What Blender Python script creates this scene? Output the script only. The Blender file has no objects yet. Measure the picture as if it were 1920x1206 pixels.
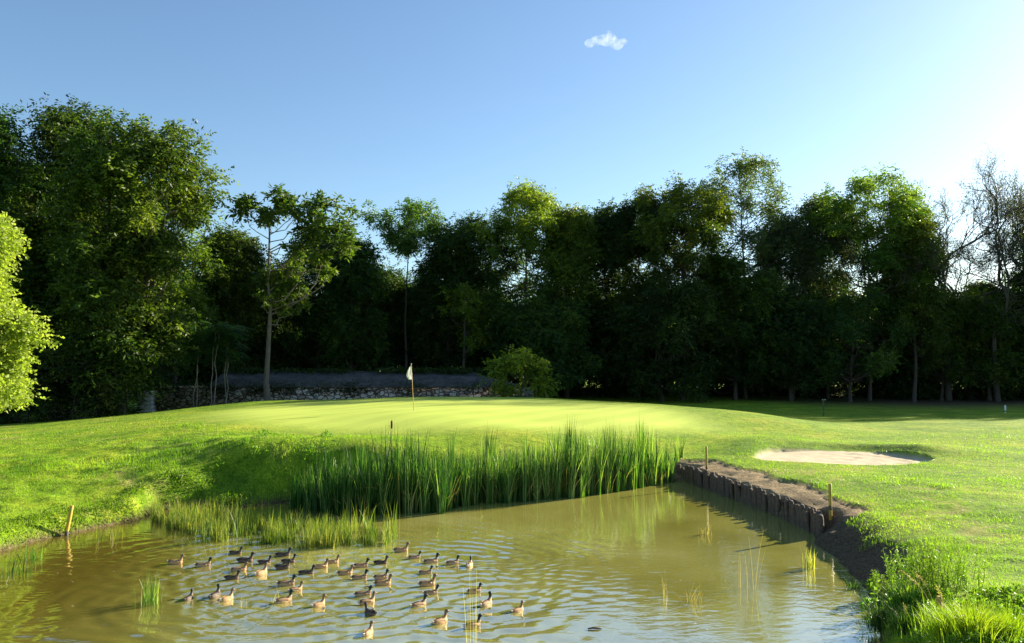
import bpy, math, random
import numpy as np
from mathutils import Vector
C = bpy.context.scene.collection
R = math.radians
SC = bpy.context.scene

# ------------------------------------------------------------------ camera, sky, sun, exposure
CAMZ, F, PITCH = 4.8, 1500.0, math.atan(69 / 1500)
cam = bpy.data.cameras.new('camera'); co = bpy.data.objects.new('camera', cam); C.objects.link(co)
cam.sensor_width = 36; cam.lens = 36 * F / 1920; cam.clip_end = 6000; cam.clip_start = .1
co.location = (0, 0, CAMZ); co.rotation_euler = (math.pi / 2 + PITCH, 0, 0)
SC.camera = co
SUN_AZ, SUN_EL = R(57), R(19.5)          # azimuth measured clockwise from +Y
S = Vector((math.sin(SUN_AZ) * math.cos(SUN_EL), math.cos(SUN_AZ) * math.cos(SUN_EL), math.sin(SUN_EL)))
w = bpy.data.worlds.new('World'); SC.world = w; w.use_nodes = True
nt = w.node_tree
bg = nt.nodes['Background']
sky = nt.nodes.new('ShaderNodeTexSky'); sky.sky_type = 'NISHITA'; sky.sun_disc = False
sky.sun_elevation = SUN_EL; sky.sun_rotation = SUN_AZ
sky.air_density = 1.0; sky.dust_density = 0.65; sky.ozone_density = 3.5; sky.altitude = 100
mu = nt.nodes.new('ShaderNodeMix'); mu.data_type = 'RGBA'; mu.blend_type = 'MULTIPLY'; mu.inputs[0].default_value = 1; mu.inputs[7].default_value = (.99, 1.0, .96, 1)
nt.links.new(sky.outputs[0], mu.inputs[6]); nt.links.new(mu.outputs[2], bg.inputs[0]); bg.inputs[1].default_value = 0.072
sl = bpy.data.lights.new('sun', 'SUN'); so = bpy.data.objects.new('sun', sl); C.objects.link(so)
sl.energy = 5.0; sl.angle = R(.5); sl.color = (1.0, .90, .70)
so.rotation_euler = S.to_track_quat('Z', 'Y').to_euler(); so.location = (60, 60, 60)
SC.view_settings.view_transform = 'Standard'; SC.view_settings.look = 'None'
SC.view_settings.exposure = 1.6; SC.view_settings.gamma = 1
SC.cycles.max_bounces = 6; SC.cycles.diffuse_bounces = 3; SC.cycles.transparent_max_bounces = 8
SC.cycles.volume_bounces = 2

# ------------------------------------------------------------------ small helpers
def ray(px, py):
    u = (px - 960) / F; v = (603 - py) / F
    return Vector((u, math.cos(PITCH) - v * math.sin(PITCH), math.sin(PITCH) + v * math.cos(PITCH)))
def P(px, py, z=0.0):
    r = ray(px, py); t = (z - CAMZ) / r.z
    return Vector((r.x * t, r.y * t, z))
def D(px, py, y):
    r = ray(px, py); t = y / r.y
    return Vector((r.x * t, y, CAMZ + r.z * t))
def ss(a, b, x):
    t = np.clip((x - a) / (b - a), 0, 1); return t * t * (3 - 2 * t)

def tag(o, label=None, cat=None, group=None, kind=None):
    if label: o['label'] = label
    if cat: o['category'] = cat
    if group: o['group'] = group
    if kind: o['kind'] = kind
    return o
def empty(name, loc, rz=0):
    o = bpy.data.objects.new(name, None); C.objects.link(o); o.location = loc; o.rotation_euler = (0, 0, rz)
    o.empty_display_size = .3
    return o

class MB:
    """collects vertices / faces with a per-vertex tint and builds one mesh"""
    def __init__(s): s.v = []; s.f3 = []; s.f4 = []; s.t = []; s.n = 0
    def add(s, v, f, t=0.5):
        v = np.asarray(v, float).reshape(-1, 3); f = np.asarray(f, int)
        if f.shape[1] == 3: s.f3.append(f + s.n)
        else: s.f4.append(f + s.n)
        s.v.append(v); s.n += len(v)
        s.t.append(np.full(len(v), t) if np.isscalar(t) else np.asarray(t, float))
    def tube(s, pts, rad, n=6, t=.5, cap=True):
        pts = np.asarray(pts, float); m = len(pts)
        rad = np.full(m, rad) if np.isscalar(rad) else np.asarray(rad, float)
        tan = np.gradient(pts, axis=0); tan /= np.linalg.norm(tan, axis=1)[:, None] + 1e-9
        ref = np.array([1., 0, 0]) if abs(tan[0][0]) < .8 else np.array([0, 1., 0])
        a = np.cross(tan, ref); a /= np.linalg.norm(a, axis=1)[:, None] + 1e-9
        b = np.cross(tan, a)
        ang = np.arange(n) * 2 * math.pi / n
        v = pts[:, None] + rad[:, None, None] * (np.cos(ang)[None, :, None] * a[:, None] + np.sin(ang)[None, :, None] * b[:, None])
        i = np.arange(m - 1)[:, None] * n; j = np.arange(n)[None]; k = (j + 1) % n
        f = np.stack([i + j, i + k, i + n + k, i + n + j], -1).reshape(-1, 4)
        s.add(v.reshape(-1, 3), f, t)
        if cap:
            base = s.n
            s.add([pts[-1] + tan[-1] * rad[-1] * .3], np.zeros((0, 3), int), t)
            l = base - n
            s.f3.append(np.array([[l + q, l + (q + 1) % n, base] for q in range(n)]))
    def box(s, c, h, rz=0, t=.5, taper=1.0):
        cx, cy, cz = c; hx, hy, hz = h
        v = []
        for z, k in ((-hz, 1), (hz, taper)):
            for x, y in ((-hx, -hy), (hx, -hy), (hx, hy), (-hx, hy)):
                x *= k; y *= k
                v.append((cx + x * math.cos(rz) - y * math.sin(rz), cy + x * math.sin(rz) + y * math.cos(rz), cz + z))
        s.add(v, [(0, 3, 2, 1), (4, 5, 6, 7), (0, 1, 5, 4), (1, 2, 6, 5), (2, 3, 7, 6), (3, 0, 4, 7)], t)
    def build(s, name, mat, parent=None, smooth=False, off=(0, 0, 0)):
        me = bpy.data.meshes.new(name)
        v = np.concatenate(s.v) - np.asarray(off, float)
        f3 = np.concatenate(s.f3) if s.f3 else np.zeros((0, 3), int)
        f4 = np.concatenate(s.f4) if s.f4 else np.zeros((0, 4), int)
        me.vertices.add(len(v)); me.vertices.foreach_set('co', v.ravel())
        me.loops.add(f3.size + f4.size)
        me.loops.foreach_set('vertex_index', np.concatenate([f3.ravel(), f4.ravel()]).astype(np.int32))
        me.polygons.add(len(f3) + len(f4))
        st = np.concatenate([np.arange(len(f3)) * 3, f3.size + np.arange(len(f4)) * 4])
        me.polygons.foreach_set('loop_start', st.astype(np.int32))
        me.update(calc_edges=True)
        a = me.attributes.new('tint', 'FLOAT', 'POINT'); a.data.foreach_set('value', np.concatenate(s.t).astype(np.float32))
        if smooth: me.polygons.foreach_set('use_smooth', np.ones(len(me.polygons), bool))
        me.materials.append(mat); me.validate()
        o = bpy.data.objects.new(name, me); C.objects.link(o)
        if parent: o.parent = parent
        return o

def copy_tree(o, parent=None):
    c = o.copy(); C.objects.link(c)
    if parent: c.parent = parent
    for ch in list(o.children): copy_tree(ch, c)
    return c

# ------------------------------------------------------------------ materials
def mat_new(name):
    m = bpy.data.materials.new(name); m.use_nodes = True
    n = m.node_tree.nodes; l = m.node_tree.links; b = n['Principled BSDF']
    return m, n, l, b
def ramp(n, stops):
    r = n.new('ShaderNodeValToRGB'); e = r.color_ramp.elements
    while len(e) < len(stops): e.new(.5)
    for q, (p, c) in enumerate(stops): e[q].position = p; e[q].color = (*c, 1)
    return r
def noise(n, l, scale, detail=4, vec=None, rough=.55, dist=0.):
    x = n.new('ShaderNodeTexNoise'); x.inputs['Scale'].default_value = scale; x.inputs['Detail'].default_value = detail
    x.inputs['Roughness'].default_value = rough; x.inputs['Distortion'].default_value = dist
    if vec is not None: l.new(vec, x.inputs['Vector'])
    return x
def mixc(n, l, fac, a, b, mode='MIX'):
    x = n.new('ShaderNodeMix'); x.data_type = 'RGBA'; x.blend_type = mode
    for sk, val in ((x.inputs[0], fac), (x.inputs[6], a), (x.inputs[7], b)):
        if hasattr(val, 'is_output'): l.new(val, sk)
        elif isinstance(val, (int, float)): sk.default_value = val
        else: sk.default_value = (*val, 1)
    return x.outputs[2]

def leaf_mat(name, lo, mid, hi, trans=1.0, tfac=.45, rough=.45):
    """leaf colour follows the per-leaf tint; light passes through the thin blade"""
    m, n, l, b = mat_new(name)
    at = n.new('ShaderNodeAttribute'); at.attribute_name = 'tint'
    oi = n.new('ShaderNodeObjectInfo')
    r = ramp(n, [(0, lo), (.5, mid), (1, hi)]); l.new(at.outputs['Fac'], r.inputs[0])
    hs = n.new('ShaderNodeHueSaturation'); l.new(r.outputs[0], hs.inputs['Color'])
    mr = n.new('ShaderNodeMapRange'); mr.inputs[3].default_value = .485; mr.inputs[4].default_value = .515
    l.new(oi.outputs['Random'], mr.inputs[0]); l.new(mr.outputs[0], hs.inputs['Hue'])
    mv = n.new('ShaderNodeMapRange'); mv.inputs[3].default_value = .8; mv.inputs[4].default_value = 1.2
    l.new(oi.outputs['Random'], mv.inputs[0]); l.new(mv.outputs[0], hs.inputs['Value'])
    l.new(hs.outputs[0], b.inputs['Base Color']); b.inputs['Roughness'].default_value = rough
    b.inputs['Specular IOR Level'].default_value = .2
    tr = n.new('ShaderNodeBsdfTranslucent')
    tc = mixc(n, l, 1.0, hs.outputs[0], (1.5 * trans, 1.7 * trans, .5 * trans), 'MULTIPLY'); l.new(tc, tr.inputs[0])
    mx = n.new('ShaderNodeMixShader'); mx.inputs[0].default_value = tfac
    l.new(b.outputs[0], mx.inputs[1]); l.new(tr.outputs[0], mx.inputs[2])
    l.new(mx.outputs[0], n['Material Output'].inputs[0])
    return m
M = {}
M['leaf_dark'] = leaf_mat('shaded_locust_leaf', (.014, .034, .010), (.036, .070, .016), (.13, .17, .022))  # shade of the wood's dark mass put into a darker leaf colour
M['leaf_yellow'] = leaf_mat('yellow_lit_locust_leaf', (.024, .05, .012), (.07, .12, .018), (.24, .28, .03))  # yellow-green leaf, its light end coloured for the sunlit crown tops
M['leaf_pale'] = leaf_mat('hazed_locust_leaf', (.035, .06, .03), (.075, .10, .05), (.15, .165, .06))  # haze over the right-hand tops put into a paler leaf colour
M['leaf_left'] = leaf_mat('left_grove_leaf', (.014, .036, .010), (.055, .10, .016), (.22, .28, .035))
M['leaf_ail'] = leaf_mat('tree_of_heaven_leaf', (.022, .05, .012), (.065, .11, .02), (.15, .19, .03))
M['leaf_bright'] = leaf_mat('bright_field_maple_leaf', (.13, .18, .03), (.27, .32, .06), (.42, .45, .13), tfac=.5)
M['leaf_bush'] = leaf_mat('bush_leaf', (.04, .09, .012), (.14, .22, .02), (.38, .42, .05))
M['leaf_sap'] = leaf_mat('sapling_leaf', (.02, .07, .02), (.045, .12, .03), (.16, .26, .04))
M['reed'] = leaf_mat('reed_blade', (.012, .045, .010), (.060, .145, .025), (.36, .44, .13), tfac=.4, rough=.35)
M['stalk'] = leaf_mat('dark_seed_stalk', (.010, .022, .008), (.02, .045, .012), (.05, .09, .02), tfac=.12, rough=.6)
M['sedge'] = leaf_mat('sedge_blade', (.035, .075, .012), (.13, .18, .03), (.42, .35, .10), tfac=.4)
M['grassblade'] = leaf_mat('grass_blade', (.08, .17, .012), (.23, .36, .022), (.44, .48, .07), tfac=.45)
M['weed'] = leaf_mat('weed_leaf', (.06, .13, .015), (.14, .25, .03), (.30, .40, .06), tfac=.45)
M['drygrass'] = leaf_mat('dry_stalk', (.22, .17, .06), (.42, .33, .13), (.6, .5, .25), tfac=.3)

def bark(name, a, b_, sc=3.0):
    m, n, l, b = mat_new(name)
    tc = n.new('ShaderNodeTexCoord'); mp = n.new('ShaderNodeMapping'); mp.inputs['Scale'].default_value = (sc * 2, sc * 2, sc * .4)
    l.new(tc.outputs['Object'], mp.inputs[0])
    x = noise(n, l, 2.2, 6, mp.outputs[0], .7)
    r = ramp(n, [(.3, a), (.7, b_)]); l.new(x.outputs[0], r.inputs[0]); l.new(r.outputs[0], b.inputs['Base Color'])
    bp = n.new('ShaderNodeBump'); bp.inputs['Strength'].default_value = .8; bp.inputs['Distance'].default_value = .05
    l.new(x.outputs[0], bp.inputs['Height']); l.new(bp.outputs[0], b.inputs['Normal']); b.inputs['Roughness'].default_value = .9
    return m
M['bark'] = bark('dark_bark', (.035, .028, .02), (.11, .09, .065))
M['bark_mid'] = bark('mid_bark', (.07, .055, .045), (.20, .165, .13))
M['bark_pale'] = bark('pale_bark', (.13, .11, .09), (.34, .30, .25))
def plain(name, col, rough=.6, var=.25, scale=20, bump=0.):
    m, n, l, b = mat_new(name)
    tc = n.new('ShaderNodeTexCoord'); x = noise(n, l, scale, 5, tc.outputs['Object'])
    r = ramp(n, [(.25, tuple(c * (1 - var) for c in col)), (.75, tuple(min(1, c * (1 + var)) for c in col))])
    l.new(x.outputs[0], r.inputs[0]); l.new(r.outputs[0], b.inputs['Base Color']); b.inputs['Roughness'].default_value = rough
    if bump:
        bp = n.new('ShaderNodeBump'); bp.inputs['Strength'].default_value = .7; bp.inputs['Distance'].default_value = bump
        l.new(x.outputs[0], bp.inputs['Height']); l.new(bp.outputs[0], b.inputs['Normal'])
    return m
M['yellow'] = plain('weathered_yellow_paint', (.46, .30, .03), .6, .35, 30)
M['flag'] = plain('white_paint', (.78, .78, .76), .8, .04, 40)
_m, _n, _l, _b = mat_new('white_flag_cloth'); _b.inputs['Base Color'].default_value = (.85, .85, .84, 1); _b.inputs['Roughness'].default_value = .8
_t = _n.new('ShaderNodeBsdfTranslucent'); _t.inputs[0].default_value = (.85, .85, .84, 1); _x = _n.new('ShaderNodeMixShader'); _x.inputs[0].default_value = .5
_l.new(_b.outputs[0], _x.inputs[1]); _l.new(_t.outputs[0], _x.inputs[2]); _l.new(_x.outputs[0], _n['Material Output'].inputs[0]); M['cloth'] = _m
M['stick'] = plain('yellow_flagstick', (.55, .33, .10), .4, .2, 8)
M['darkcap'] = plain('dark_stain', (.05, .04, .03), .7)
M['timber'] = plain('wet_dark_timber', (.105, .07, .042), .85, .6, 14, .03)
M['cattail'] = plain('brown_cattail', (.09, .04, .015), .9, .2, 60)
M['slate'] = None

# ------------------------------------------------------------------ terrain
# pond outline: world points, with a bank type for the edge that starts at each point
PW = [(P(-200, 1110), 'l'), (P(-60, 1062), 'l'), (P(0, 1035), 'l'), (P(60, 1017), 'l'), (P(125, 1003), 'l'), (P(200, 987), 'l'), (P(262, 975), 'l'),
      (P(300, 957), 'l'), (P(370, 950), 'l'), (P(440, 953), 'b'), (P(520, 944), 'b'), (P(570, 938), 'b'), (P(700, 930), 'b'), (P(860, 922), 'b'),
      (P(1000, 914), 'b'), (P(1120, 908), 'b'), (P(1230, 902), 'b'), (P(1293, 904), 'w'), (P(1350, 926), 'w'), (P(1420, 952), 'w'), (P(1475, 975), 'w'), (P(1528, 1000), 's'),
      (P(1524, 1022), 's'), (P(1560, 1042), 's'), (P(1592, 1076), 's'), (P(1622, 1106), 's'), (P(1640, 1150), 'n'), (P(1652, 1206), 'n'),
      (Vector((4.6, 9.6, 0)), 'n'), (Vector((2, 8.4, 0)), 'n'), (Vector((-6, 8.2, 0)), 'n'), (Vector((-12, 9.5, 0)), 'n'), (Vector((-14.5, 13, 0)), 'n')]
POLY = np.array([(p.x, p.y) for p, _ in PW]); PT = [t for _, t in PW]
RW = {'l': .55, 'b': .9, 'w': .16, 's': 2.0, 'n': .8}
def pond(x, y):
    """signed distance to the pond outline (negative inside), ramp width, distance to timber wall"""
    x = np.asarray(x, float); y = np.asarray(y, float)
    best = np.full(x.shape, 1e9); ws = np.zeros(x.shape); wt = np.zeros(x.shape); inside = np.zeros(x.shape, bool)
    wall = np.full(x.shape, 1e9); slump = np.full(x.shape, 1e9)
    n = len(POLY)
    for i in range(n):
        ax, ay = POLY[i]; bx, by = POLY[(i + 1) % n]
        dx, dy = bx - ax, by - ay; L2 = dx * dx + dy * dy
        t = np.clip(((x - ax) * dx + (y - ay) * dy) / L2, 0, 1)
        d = np.hypot(x - ax - t * dx, y - ay - t * dy)
        best = np.minimum(best, d)
        k = 1 / (d + .02) ** 5; ws += RW[PT[i]] * k; wt += k
        if PT[i] == 'w': wall = np.minimum(wall, d)
        if PT[i] == 's': slump = np.minimum(slump, d)
        cr = ((ay > y) != (by > y)) & (x < (bx - ax) * (y - ay) / (by - ay + 1e-12) + ax)
        inside ^= cr
    return np.where(inside, -best, best), ws / wt, wall, slump
CP = [ # (px, py, depth)
 (0,1000,20.6),(0,950,24),(0,900,28),(0,850,34),(0,820,41),(0,805,48),(0,790,58),(-300,1000,22),(-300,900,30),(-300,830,42),(-300,790,60),
 (200,960,25),(200,900,28.5),(200,850,33),(200,820,38),(200,795,46),(200,781,56),(320,900,28.7),(330,850,31.6),(350,834,33),(350,800,39),(350,777,48),(330,770,58),
 (450,890,30.6),(450,860,31.0),(450,841,31.5),(520,890,30.5),(520,860,30.9),(520,841,31.4),(400,890,30.2),(400,860,30.9),(400,841,31.6),(520,820,34),(400,820,35),(450,800,39),(450,775,46),(450,758,54),(500,752,58),
 (600,888,30.6),(600,860,31.1),(600,841,31.6),(690,888,30.9),(690,860,31.3),(690,841,31.8),(600,825,34.4),(600,790,41),(600,767,49),(600,750,57.5),
 (776,838,33),(776,820,36),(776,778,42),(776,757,52),(776,745,59),(900,850,33.6),(900,836,34.4),(1000,825,36),(1000,790,42),(1000,770,47),(1000,757,54),(1000,745.5,60),
 (1100,850,35.6),(1100,836,36.6),(1190,842,36.8),(1190,800,42),(1190,775,48),(1190,756,58),(1350,768,54),(1350,800,45),(1430,776,50),(1350,840,38.5),(1290,862,35.2),
 (1420,890,30),(1530,940,24.4),(1590,955,23.6),(1450,848,36.5),(1430,830,40),(1557,905,27.3),(1570,884,30.6),(1570,850,38.9),(1570,822,43),(1570,800,50),(1570,788,57),(1570,775,64),(1570,762,73),(1570,752,85),
 (1700,1050,16),(1700,950,22.5),(1740,875,32),(1740,850,36.5),(1740,825,43),(1900,1200,10.6),(1900,1100,13.7),(1900,1000,18.6),(1900,900,27.5),(1900,850,35.8),(1900,820,42),(1900,800,49),(1900,780,60),(1900,765,71),(1900,751,88),
 (2300,1100,14),(2300,900,28),(2300,800,50),(2300,752,88)]
_dd = lambda d: d * float(np.interp(d, [10, 22, 30, 38, 55, 70], [1, .96, .9, .9, 1, 1.05]))
CP = [(a, b, _dd(c)) for a, b, c in CP]
CPW = [(*D(*c)[:2], D(*c)[2]) for c in CP]
CPW += [(0, 0, 2.6), (-6, 0, 2.6), (6, 0, 2.5), (-14, 2, 2.3), (12, 3, 2.1), (0, 5.5, .9), (-8, 6, .8), (6.5, 8, .8), (9, 8.5, 1.1), (0, -20, 2.6), (-18, 12, .8), (-17, 18, .7), (-30, 10, 1.2), (40, 5, 1.6), (-40, -30, 2.5), (40, -30, 2.5), (8.3, 15, .8), (9.3, 18, .8), (7.6, 12, .8),
        (-13, 67, .6), (-30, 66, .45), (0, 69, .6), (-5, 68, .6), (12, 68, .5), (25, 75, .35), (-45, 66, .4), (-21, 64, .6), (-8, 65, .9), (3, 66, .9),
        (0, 85, .4), (-30, 85, .4), (-60, 85, .4), (80, 85, .4), (90, 50, .5), (0, 110, .4), (60, 110, .4), (-60, 110, .4), (120, 30, .6), (-90, 40, .5), (-80, 110, .4), (120, 110, .4)]
CPW = np.array(CPW)
def _phi(r2): return np.where(r2 > 0, .5 * r2 * np.log(r2 + 1e-12), 0)
def _fit():
    X = CPW[:, :2]; n = len(X)
    K = _phi(((X[:, None] - X[None]) ** 2).sum(-1)) + np.eye(n) * .12
    Q = np.hstack([np.ones((n, 1)), X]); A = np.block([[K, Q], [Q.T, np.zeros((3, 3))]])
    return np.linalg.solve(A, np.concatenate([CPW[:, 2], np.zeros(3)]))
TW = _fit()
def tps(x, y):
    x = np.asarray(x, float); y = np.asarray(y, float); o = TW[-3] + TW[-2] * x + TW[-1] * y
    for (cx, cy, _), k in zip(CPW, TW): o = o + k * _phi((x - cx) ** 2 + (y - cy) ** 2)
    return o
def vnoise(x, y, s, seed=0):
    """cheap smooth value noise in -1..1"""
    x = np.asarray(x) / s + seed * 17.3; y = np.asarray(y) / s + seed * 9.1
    xi = np.floor(x); yi = np.floor(y); fx = x - xi; fy = y - yi
    fx = fx * fx * (3 - 2 * fx); fy = fy * fy * (3 - 2 * fy)
    def h(a, b): v = np.sin(a * 127.1 + b * 311.7 + seed * 3.7) * 43758.5453; return (v - np.floor(v)) * 2 - 1
    return (h(xi, yi) * (1 - fx) + h(xi + 1, yi) * fx) * (1 - fy) + (h(xi, yi + 1) * (1 - fx) + h(xi + 1, yi + 1) * fx) * fy
SANDC = (13.1, 32.2)
def sandr(x, y):
    a = (x - SANDC[0]) / 3.25; b = (y - SANDC[1]) / 2.75
    th = np.arctan2(b, a)
    return np.hypot(a, b) * (1 + .05 * np.sin(3 * th + 1) + .03 * np.sin(5 * th)) - 1   # <0 in the sand
_a = [float(tps(np.array([SANDC[0] + dx]), np.array([SANDC[1] + dy]))[0]) for dx, dy in ((-3.6, 0), (3.6, 0), (0, -3.5), (0, 3.5))]
SZ = (min(sum(_a) / 4, _a[2]), (_a[1] - _a[0]) / 7.2, .45 * max(0, (_a[3] - _a[2]) / 7))
print('sand', _a, SZ)
def ground(x, y, full=False):
    x = np.asarray(x, float); y = np.asarray(y, float)
    far = ss(120, 200, np.hypot(x, y - 30))
    z = tps(np.clip(x, -130, 130), np.clip(y, -60, 125))
    z = z * (1 - far) + .4 * far
    sd, rw, wall, slump = pond(x, y)
    # dirt ledge along the timber wall, lower than the turf lip
    edge = 1.15 + .3 * vnoise(x, y, 1.3, 2) + .12 * vnoise(x, y, .4, 5)
    wl = np.minimum(wall, slump + .35)
    dirt = (1 - ss(-.06, .06, wl - edge)) * (sd > 0)
    near = np.exp(-(wl / 2.2) ** 2)
    z = z * (1 - near) + near * (.80 + .02 * vnoise(x, y, .5, 3))
    z = z - dirt * (.09 + .12 * ss(1.1, .1, wl)) + dirt * (.03 * vnoise(x, y, .3, 51) + .02 * vnoise(x, y, .16, 52))
    sb = sandr(x, y); tb_ = np.arctan2((y - SANDC[1]) / 2.75, (x - SANDC[0]) / 3.25)
    side = np.clip(np.sin(tb_ + .25) * 1.5 + .15, 0, 1)
    z = z + side * (.34 * np.exp(-((sb - .34) / .26) ** 2) * (sb < .34) + .34 * np.exp(-((sb - .34) / .8) ** 2) * (sb >= .34)) * (sb > -.05)
    # shore vegetation and rough bumps
    leftb = ss(1, 4, -(x + 6)) * ss(36, 30, y)
    z = z + leftb * (.06 * vnoise(x, y, .9, 7) + .05 * vnoise(x, y, .37, 8)) + ss(3, 6, x) * ss(30, 22, y) * ss(1.5, 3, wl) * .03 * vnoise(x, y, .45, 14) + .03 * vnoise(x, y, 4, 9) * ss(-1, 3, sd)
    t = np.clip(sd / rw, 0, 1); r_ = 1 - (1 - t) ** 2
    sl_ = np.exp(-(slump / 1.0) ** 2)
    zo = z * r_ + sl_ * (.10 * vnoise(x, y, .55, 11) + .05 * vnoise(x, y, .22, 13)) * ss(0, .5, sd) * ss(1.9, 1.2, sd)
    zi = -np.minimum(.9, .12 + .6 * -sd)
    z = np.where(sd > 0, zo, zi)
    s = sandr(x, y) + .012 * vnoise(x, y, .25, 12)
    sand = 1 - ss(-.03, .02, s)
    lip = .025 * np.exp(-(s / .10) ** 2) * (s > 0) * ss(-.5, .5, (y - SANDC[1]) / 3.5)
    zs = SZ[0] + SZ[1] * (x - SANDC[0]) + SZ[2] * (y - SANDC[1]) - .15 + .05 * np.clip(1 + sandr(x, y), 0, 1) ** 3 - .04 * ss(.35, .7, vnoise(x, y, .23, 61)) * ss(12.5, 14.0, x) + .008 * np.sin(22 * sandr(x, y)) + .012 * vnoise(x, y, .6, 4) - .05 * np.clip(1 + s, 0, 1) * 0
    z = (z + lip) * (1 - sand) + zs * sand
    if not full: return z
    # close-mown putting surface
    gx = (x + 3.2) / 14.0; gy = (y - 46.0) / 12.0
    fine = 1 - ss(.78, 1.18, np.hypot(gx, gy) + .03 * np.sin(4 * np.arctan2(gy, gx)))
    wet_shade = np.maximum(ss(.35, -.02, z), ss(.80, .45, z + .12 * vnoise(x, y, .3, 19)) * (slump < 2.2)) * (sand < .5)  # wet shoreline; the lower slump's shade is also put into this dark colour
    return z, dirt, sand, fine, wet_shade, sd
def g(x, y): return float(ground(np.array([x]), np.array([y]))[0])

def spaced(segs):
    out = []
    for a, b, st in segs: out += list(np.arange(a, b, st))
    return np.array(out + [segs[-1][1]])
def geo(a, b, k):   # growing spacing
    return list(a + (b - a) * (np.linspace(0, 1, k) ** 2.2))
xs = np.array([-v for v in reversed(geo(24, 1800, 40))] + list(np.arange(-23.8, 24, .15)) + geo(24, 1800, 40))
ys = np.array([-v for v in reversed(geo(6, 900, 18))] + list(np.arange(-5.5, 9, .5)) + list(np.arange(9, 41, .13)) + list(np.arange(41, 66, .3)) + list(np.arange(66, 100, 1.)) + geo(100, 2600, 40))
def make_ground():
    X, Y = np.meshgrid(xs, ys); Z, dirt, sand, fine, wet_shade, sd = ground(X, Y, True)
    nx, ny = len(xs), len(ys)
    v = np.stack([X, Y, Z], -1).reshape(-1, 3)
    i = (np.arange(ny - 1)[:, None] * nx + np.arange(nx - 1)[None]).ravel()
    f = np.stack([i, i + 1, i + 1 + nx, i + nx], -1)
    m, n, l, b = mat_new('turf_sand_and_earth')
    tc = n.new('ShaderNodeTexCoord'); vec = tc.outputs['Object']
    def att(nm): a = n.new('ShaderNodeAttribute'); a.attribute_name = nm; return a.outputs['Fac']
    n1 = noise(n, l, .35, 5, vec, .6); n2 = noise(n, l, 2.6, 6, vec, .7); n3 = noise(n, l, 16, 4, vec, .75)
    r1 = ramp(n, [(.30, (.11, .21, .012)), (.5, (.20, .31, .016)), (.70, (.34, .38, .035))]); l.new(n1.outputs[0], r1.inputs[0])
    r2 = ramp(n, [(.34, (.32, .44, .26)), (.48, (.90, .93, .85)), (.64, (1.25, 1.18, 1.05))]); l.new(n2.outputs[0], r2.inputs[0])
    c = mixc(n, l, .8, r1.outputs[0], r2.outputs[0], 'MULTIPLY')
    r3 = ramp(n, [(.36, (.35, .42, .3)), (.66, (1.5, 1.42, 1.25))]); l.new(n3.outputs[0], r3.inputs[0])
    c = mixc(n, l, .75, c, r3.outputs[0], 'MULTIPLY')
    # worn straw-coloured patches
    nw = noise(n, l, .55, 5, vec, .62, .6); rw = ramp(n, [(.56, (0, 0, 0)), (.70, (.8, .8, .8))]); l.new(nw.outputs[0], rw.inputs[0])
    dm = n.new('ShaderNodeMath'); dm.operation = 'MULTIPLY'; l.new(rw.outputs[0], dm.inputs[0]); l.new(att('worn'), dm.inputs[1])
    c = mixc(n, l, dm.outputs[0], c, (.42, .32, .12))
    # mown green: finer, paler
    nf = noise(n, l, .22, 3, vec, .5); rf = ramp(n, [(.3, (.40, .49, .075)), (.7, (.47, .55, .095))]); l.new(nf.outputs[0], rf.inputs[0])
    rf3 = ramp(n, [(.3, (.93, .93, .93)), (.7, (1.04, 1.04, 1.04))]); l.new(n3.outputs[0], rf3.inputs[0])
    cf = mixc(n, l, 1.0, rf.outputs[0], rf3.outputs[0], 'MULTIPLY')
    mpw = n.new('ShaderNodeMapping'); mpw.inputs['Rotation'].default_value = (0, 0, .5); l.new(vec, mpw.inputs[0])
    wv = n.new('ShaderNodeTexWave'); wv.wave_profile = 'SIN'; wv.inputs['Scale'].default_value = .16; wv.inputs['Distortion'].default_value = .8; l.new(mpw.outputs[0], wv.inputs[0])
    rwv = ramp(n, [(.45, (.94, .95, .92)), (.55, (1.03, 1.03, 1.03))]); l.new(wv.outputs[0], rwv.inputs[0]); cf = mixc(n, l, 1.0, cf, rwv.outputs[0], 'MULTIPLY')
    c = mixc(n, l, att('fine'), c, cf)
    rd = ramp(n, [(.3, (.13, .09, .045)), (.65, (.46, .34, .185))]); l.new(n3.outputs[0], rd.inputs[0])
    c = mixc(n, l, att('dirt'), c, rd.outputs[0])
    rs = ramp(n, [(.3, (.46, .37, .23)), (.7, (.60, .50, .35))]); l.new(n2.outputs[0], rs.inputs[0])
    c = mixc(n, l, att('sand'), c, rs.outputs[0])
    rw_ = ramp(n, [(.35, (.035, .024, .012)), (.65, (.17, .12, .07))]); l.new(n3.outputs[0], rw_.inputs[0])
    c = mixc(n, l, att('wet_shade'), c, rw_.outputs[0])
    l.new(c, b.inputs['Base Color']); b.inputs['Roughness'].default_value = .9; b.inputs['Specular IOR Level'].default_value = .15
    # bump, gentle on the green and sand
    ad = n.new('ShaderNodeMath'); ad.operation = 'MULTIPLY_ADD'; l.new(n3.outputs[0], ad.inputs[0]); ad.inputs[1].default_value = .5; l.new(n2.outputs[0], ad.inputs[2])
    sm = n.new('ShaderNodeMath'); sm.operation = 'SUBTRACT'; sm.inputs[0].default_value = 1; l.new(att('smoothness'), sm.inputs[1])
    bs = n.new('ShaderNodeMath'); bs.operation = 'MULTIPLY'; l.new(sm.outputs[0], bs.inputs[0]); bs.inputs[1].default_value = .75
    bp = n.new('ShaderNodeBump'); bp.inputs['Distance'].default_value = .16; l.new(bs.outputs[0], bp.inputs['Strength'])
    l.new(ad.outputs[0], bp.inputs['Height']); l.new(bp.outputs[0], b.inputs['Normal'])
    mb = MB(); mb.add(v, f); o = mb.build('ground', m, smooth=True)
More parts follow.
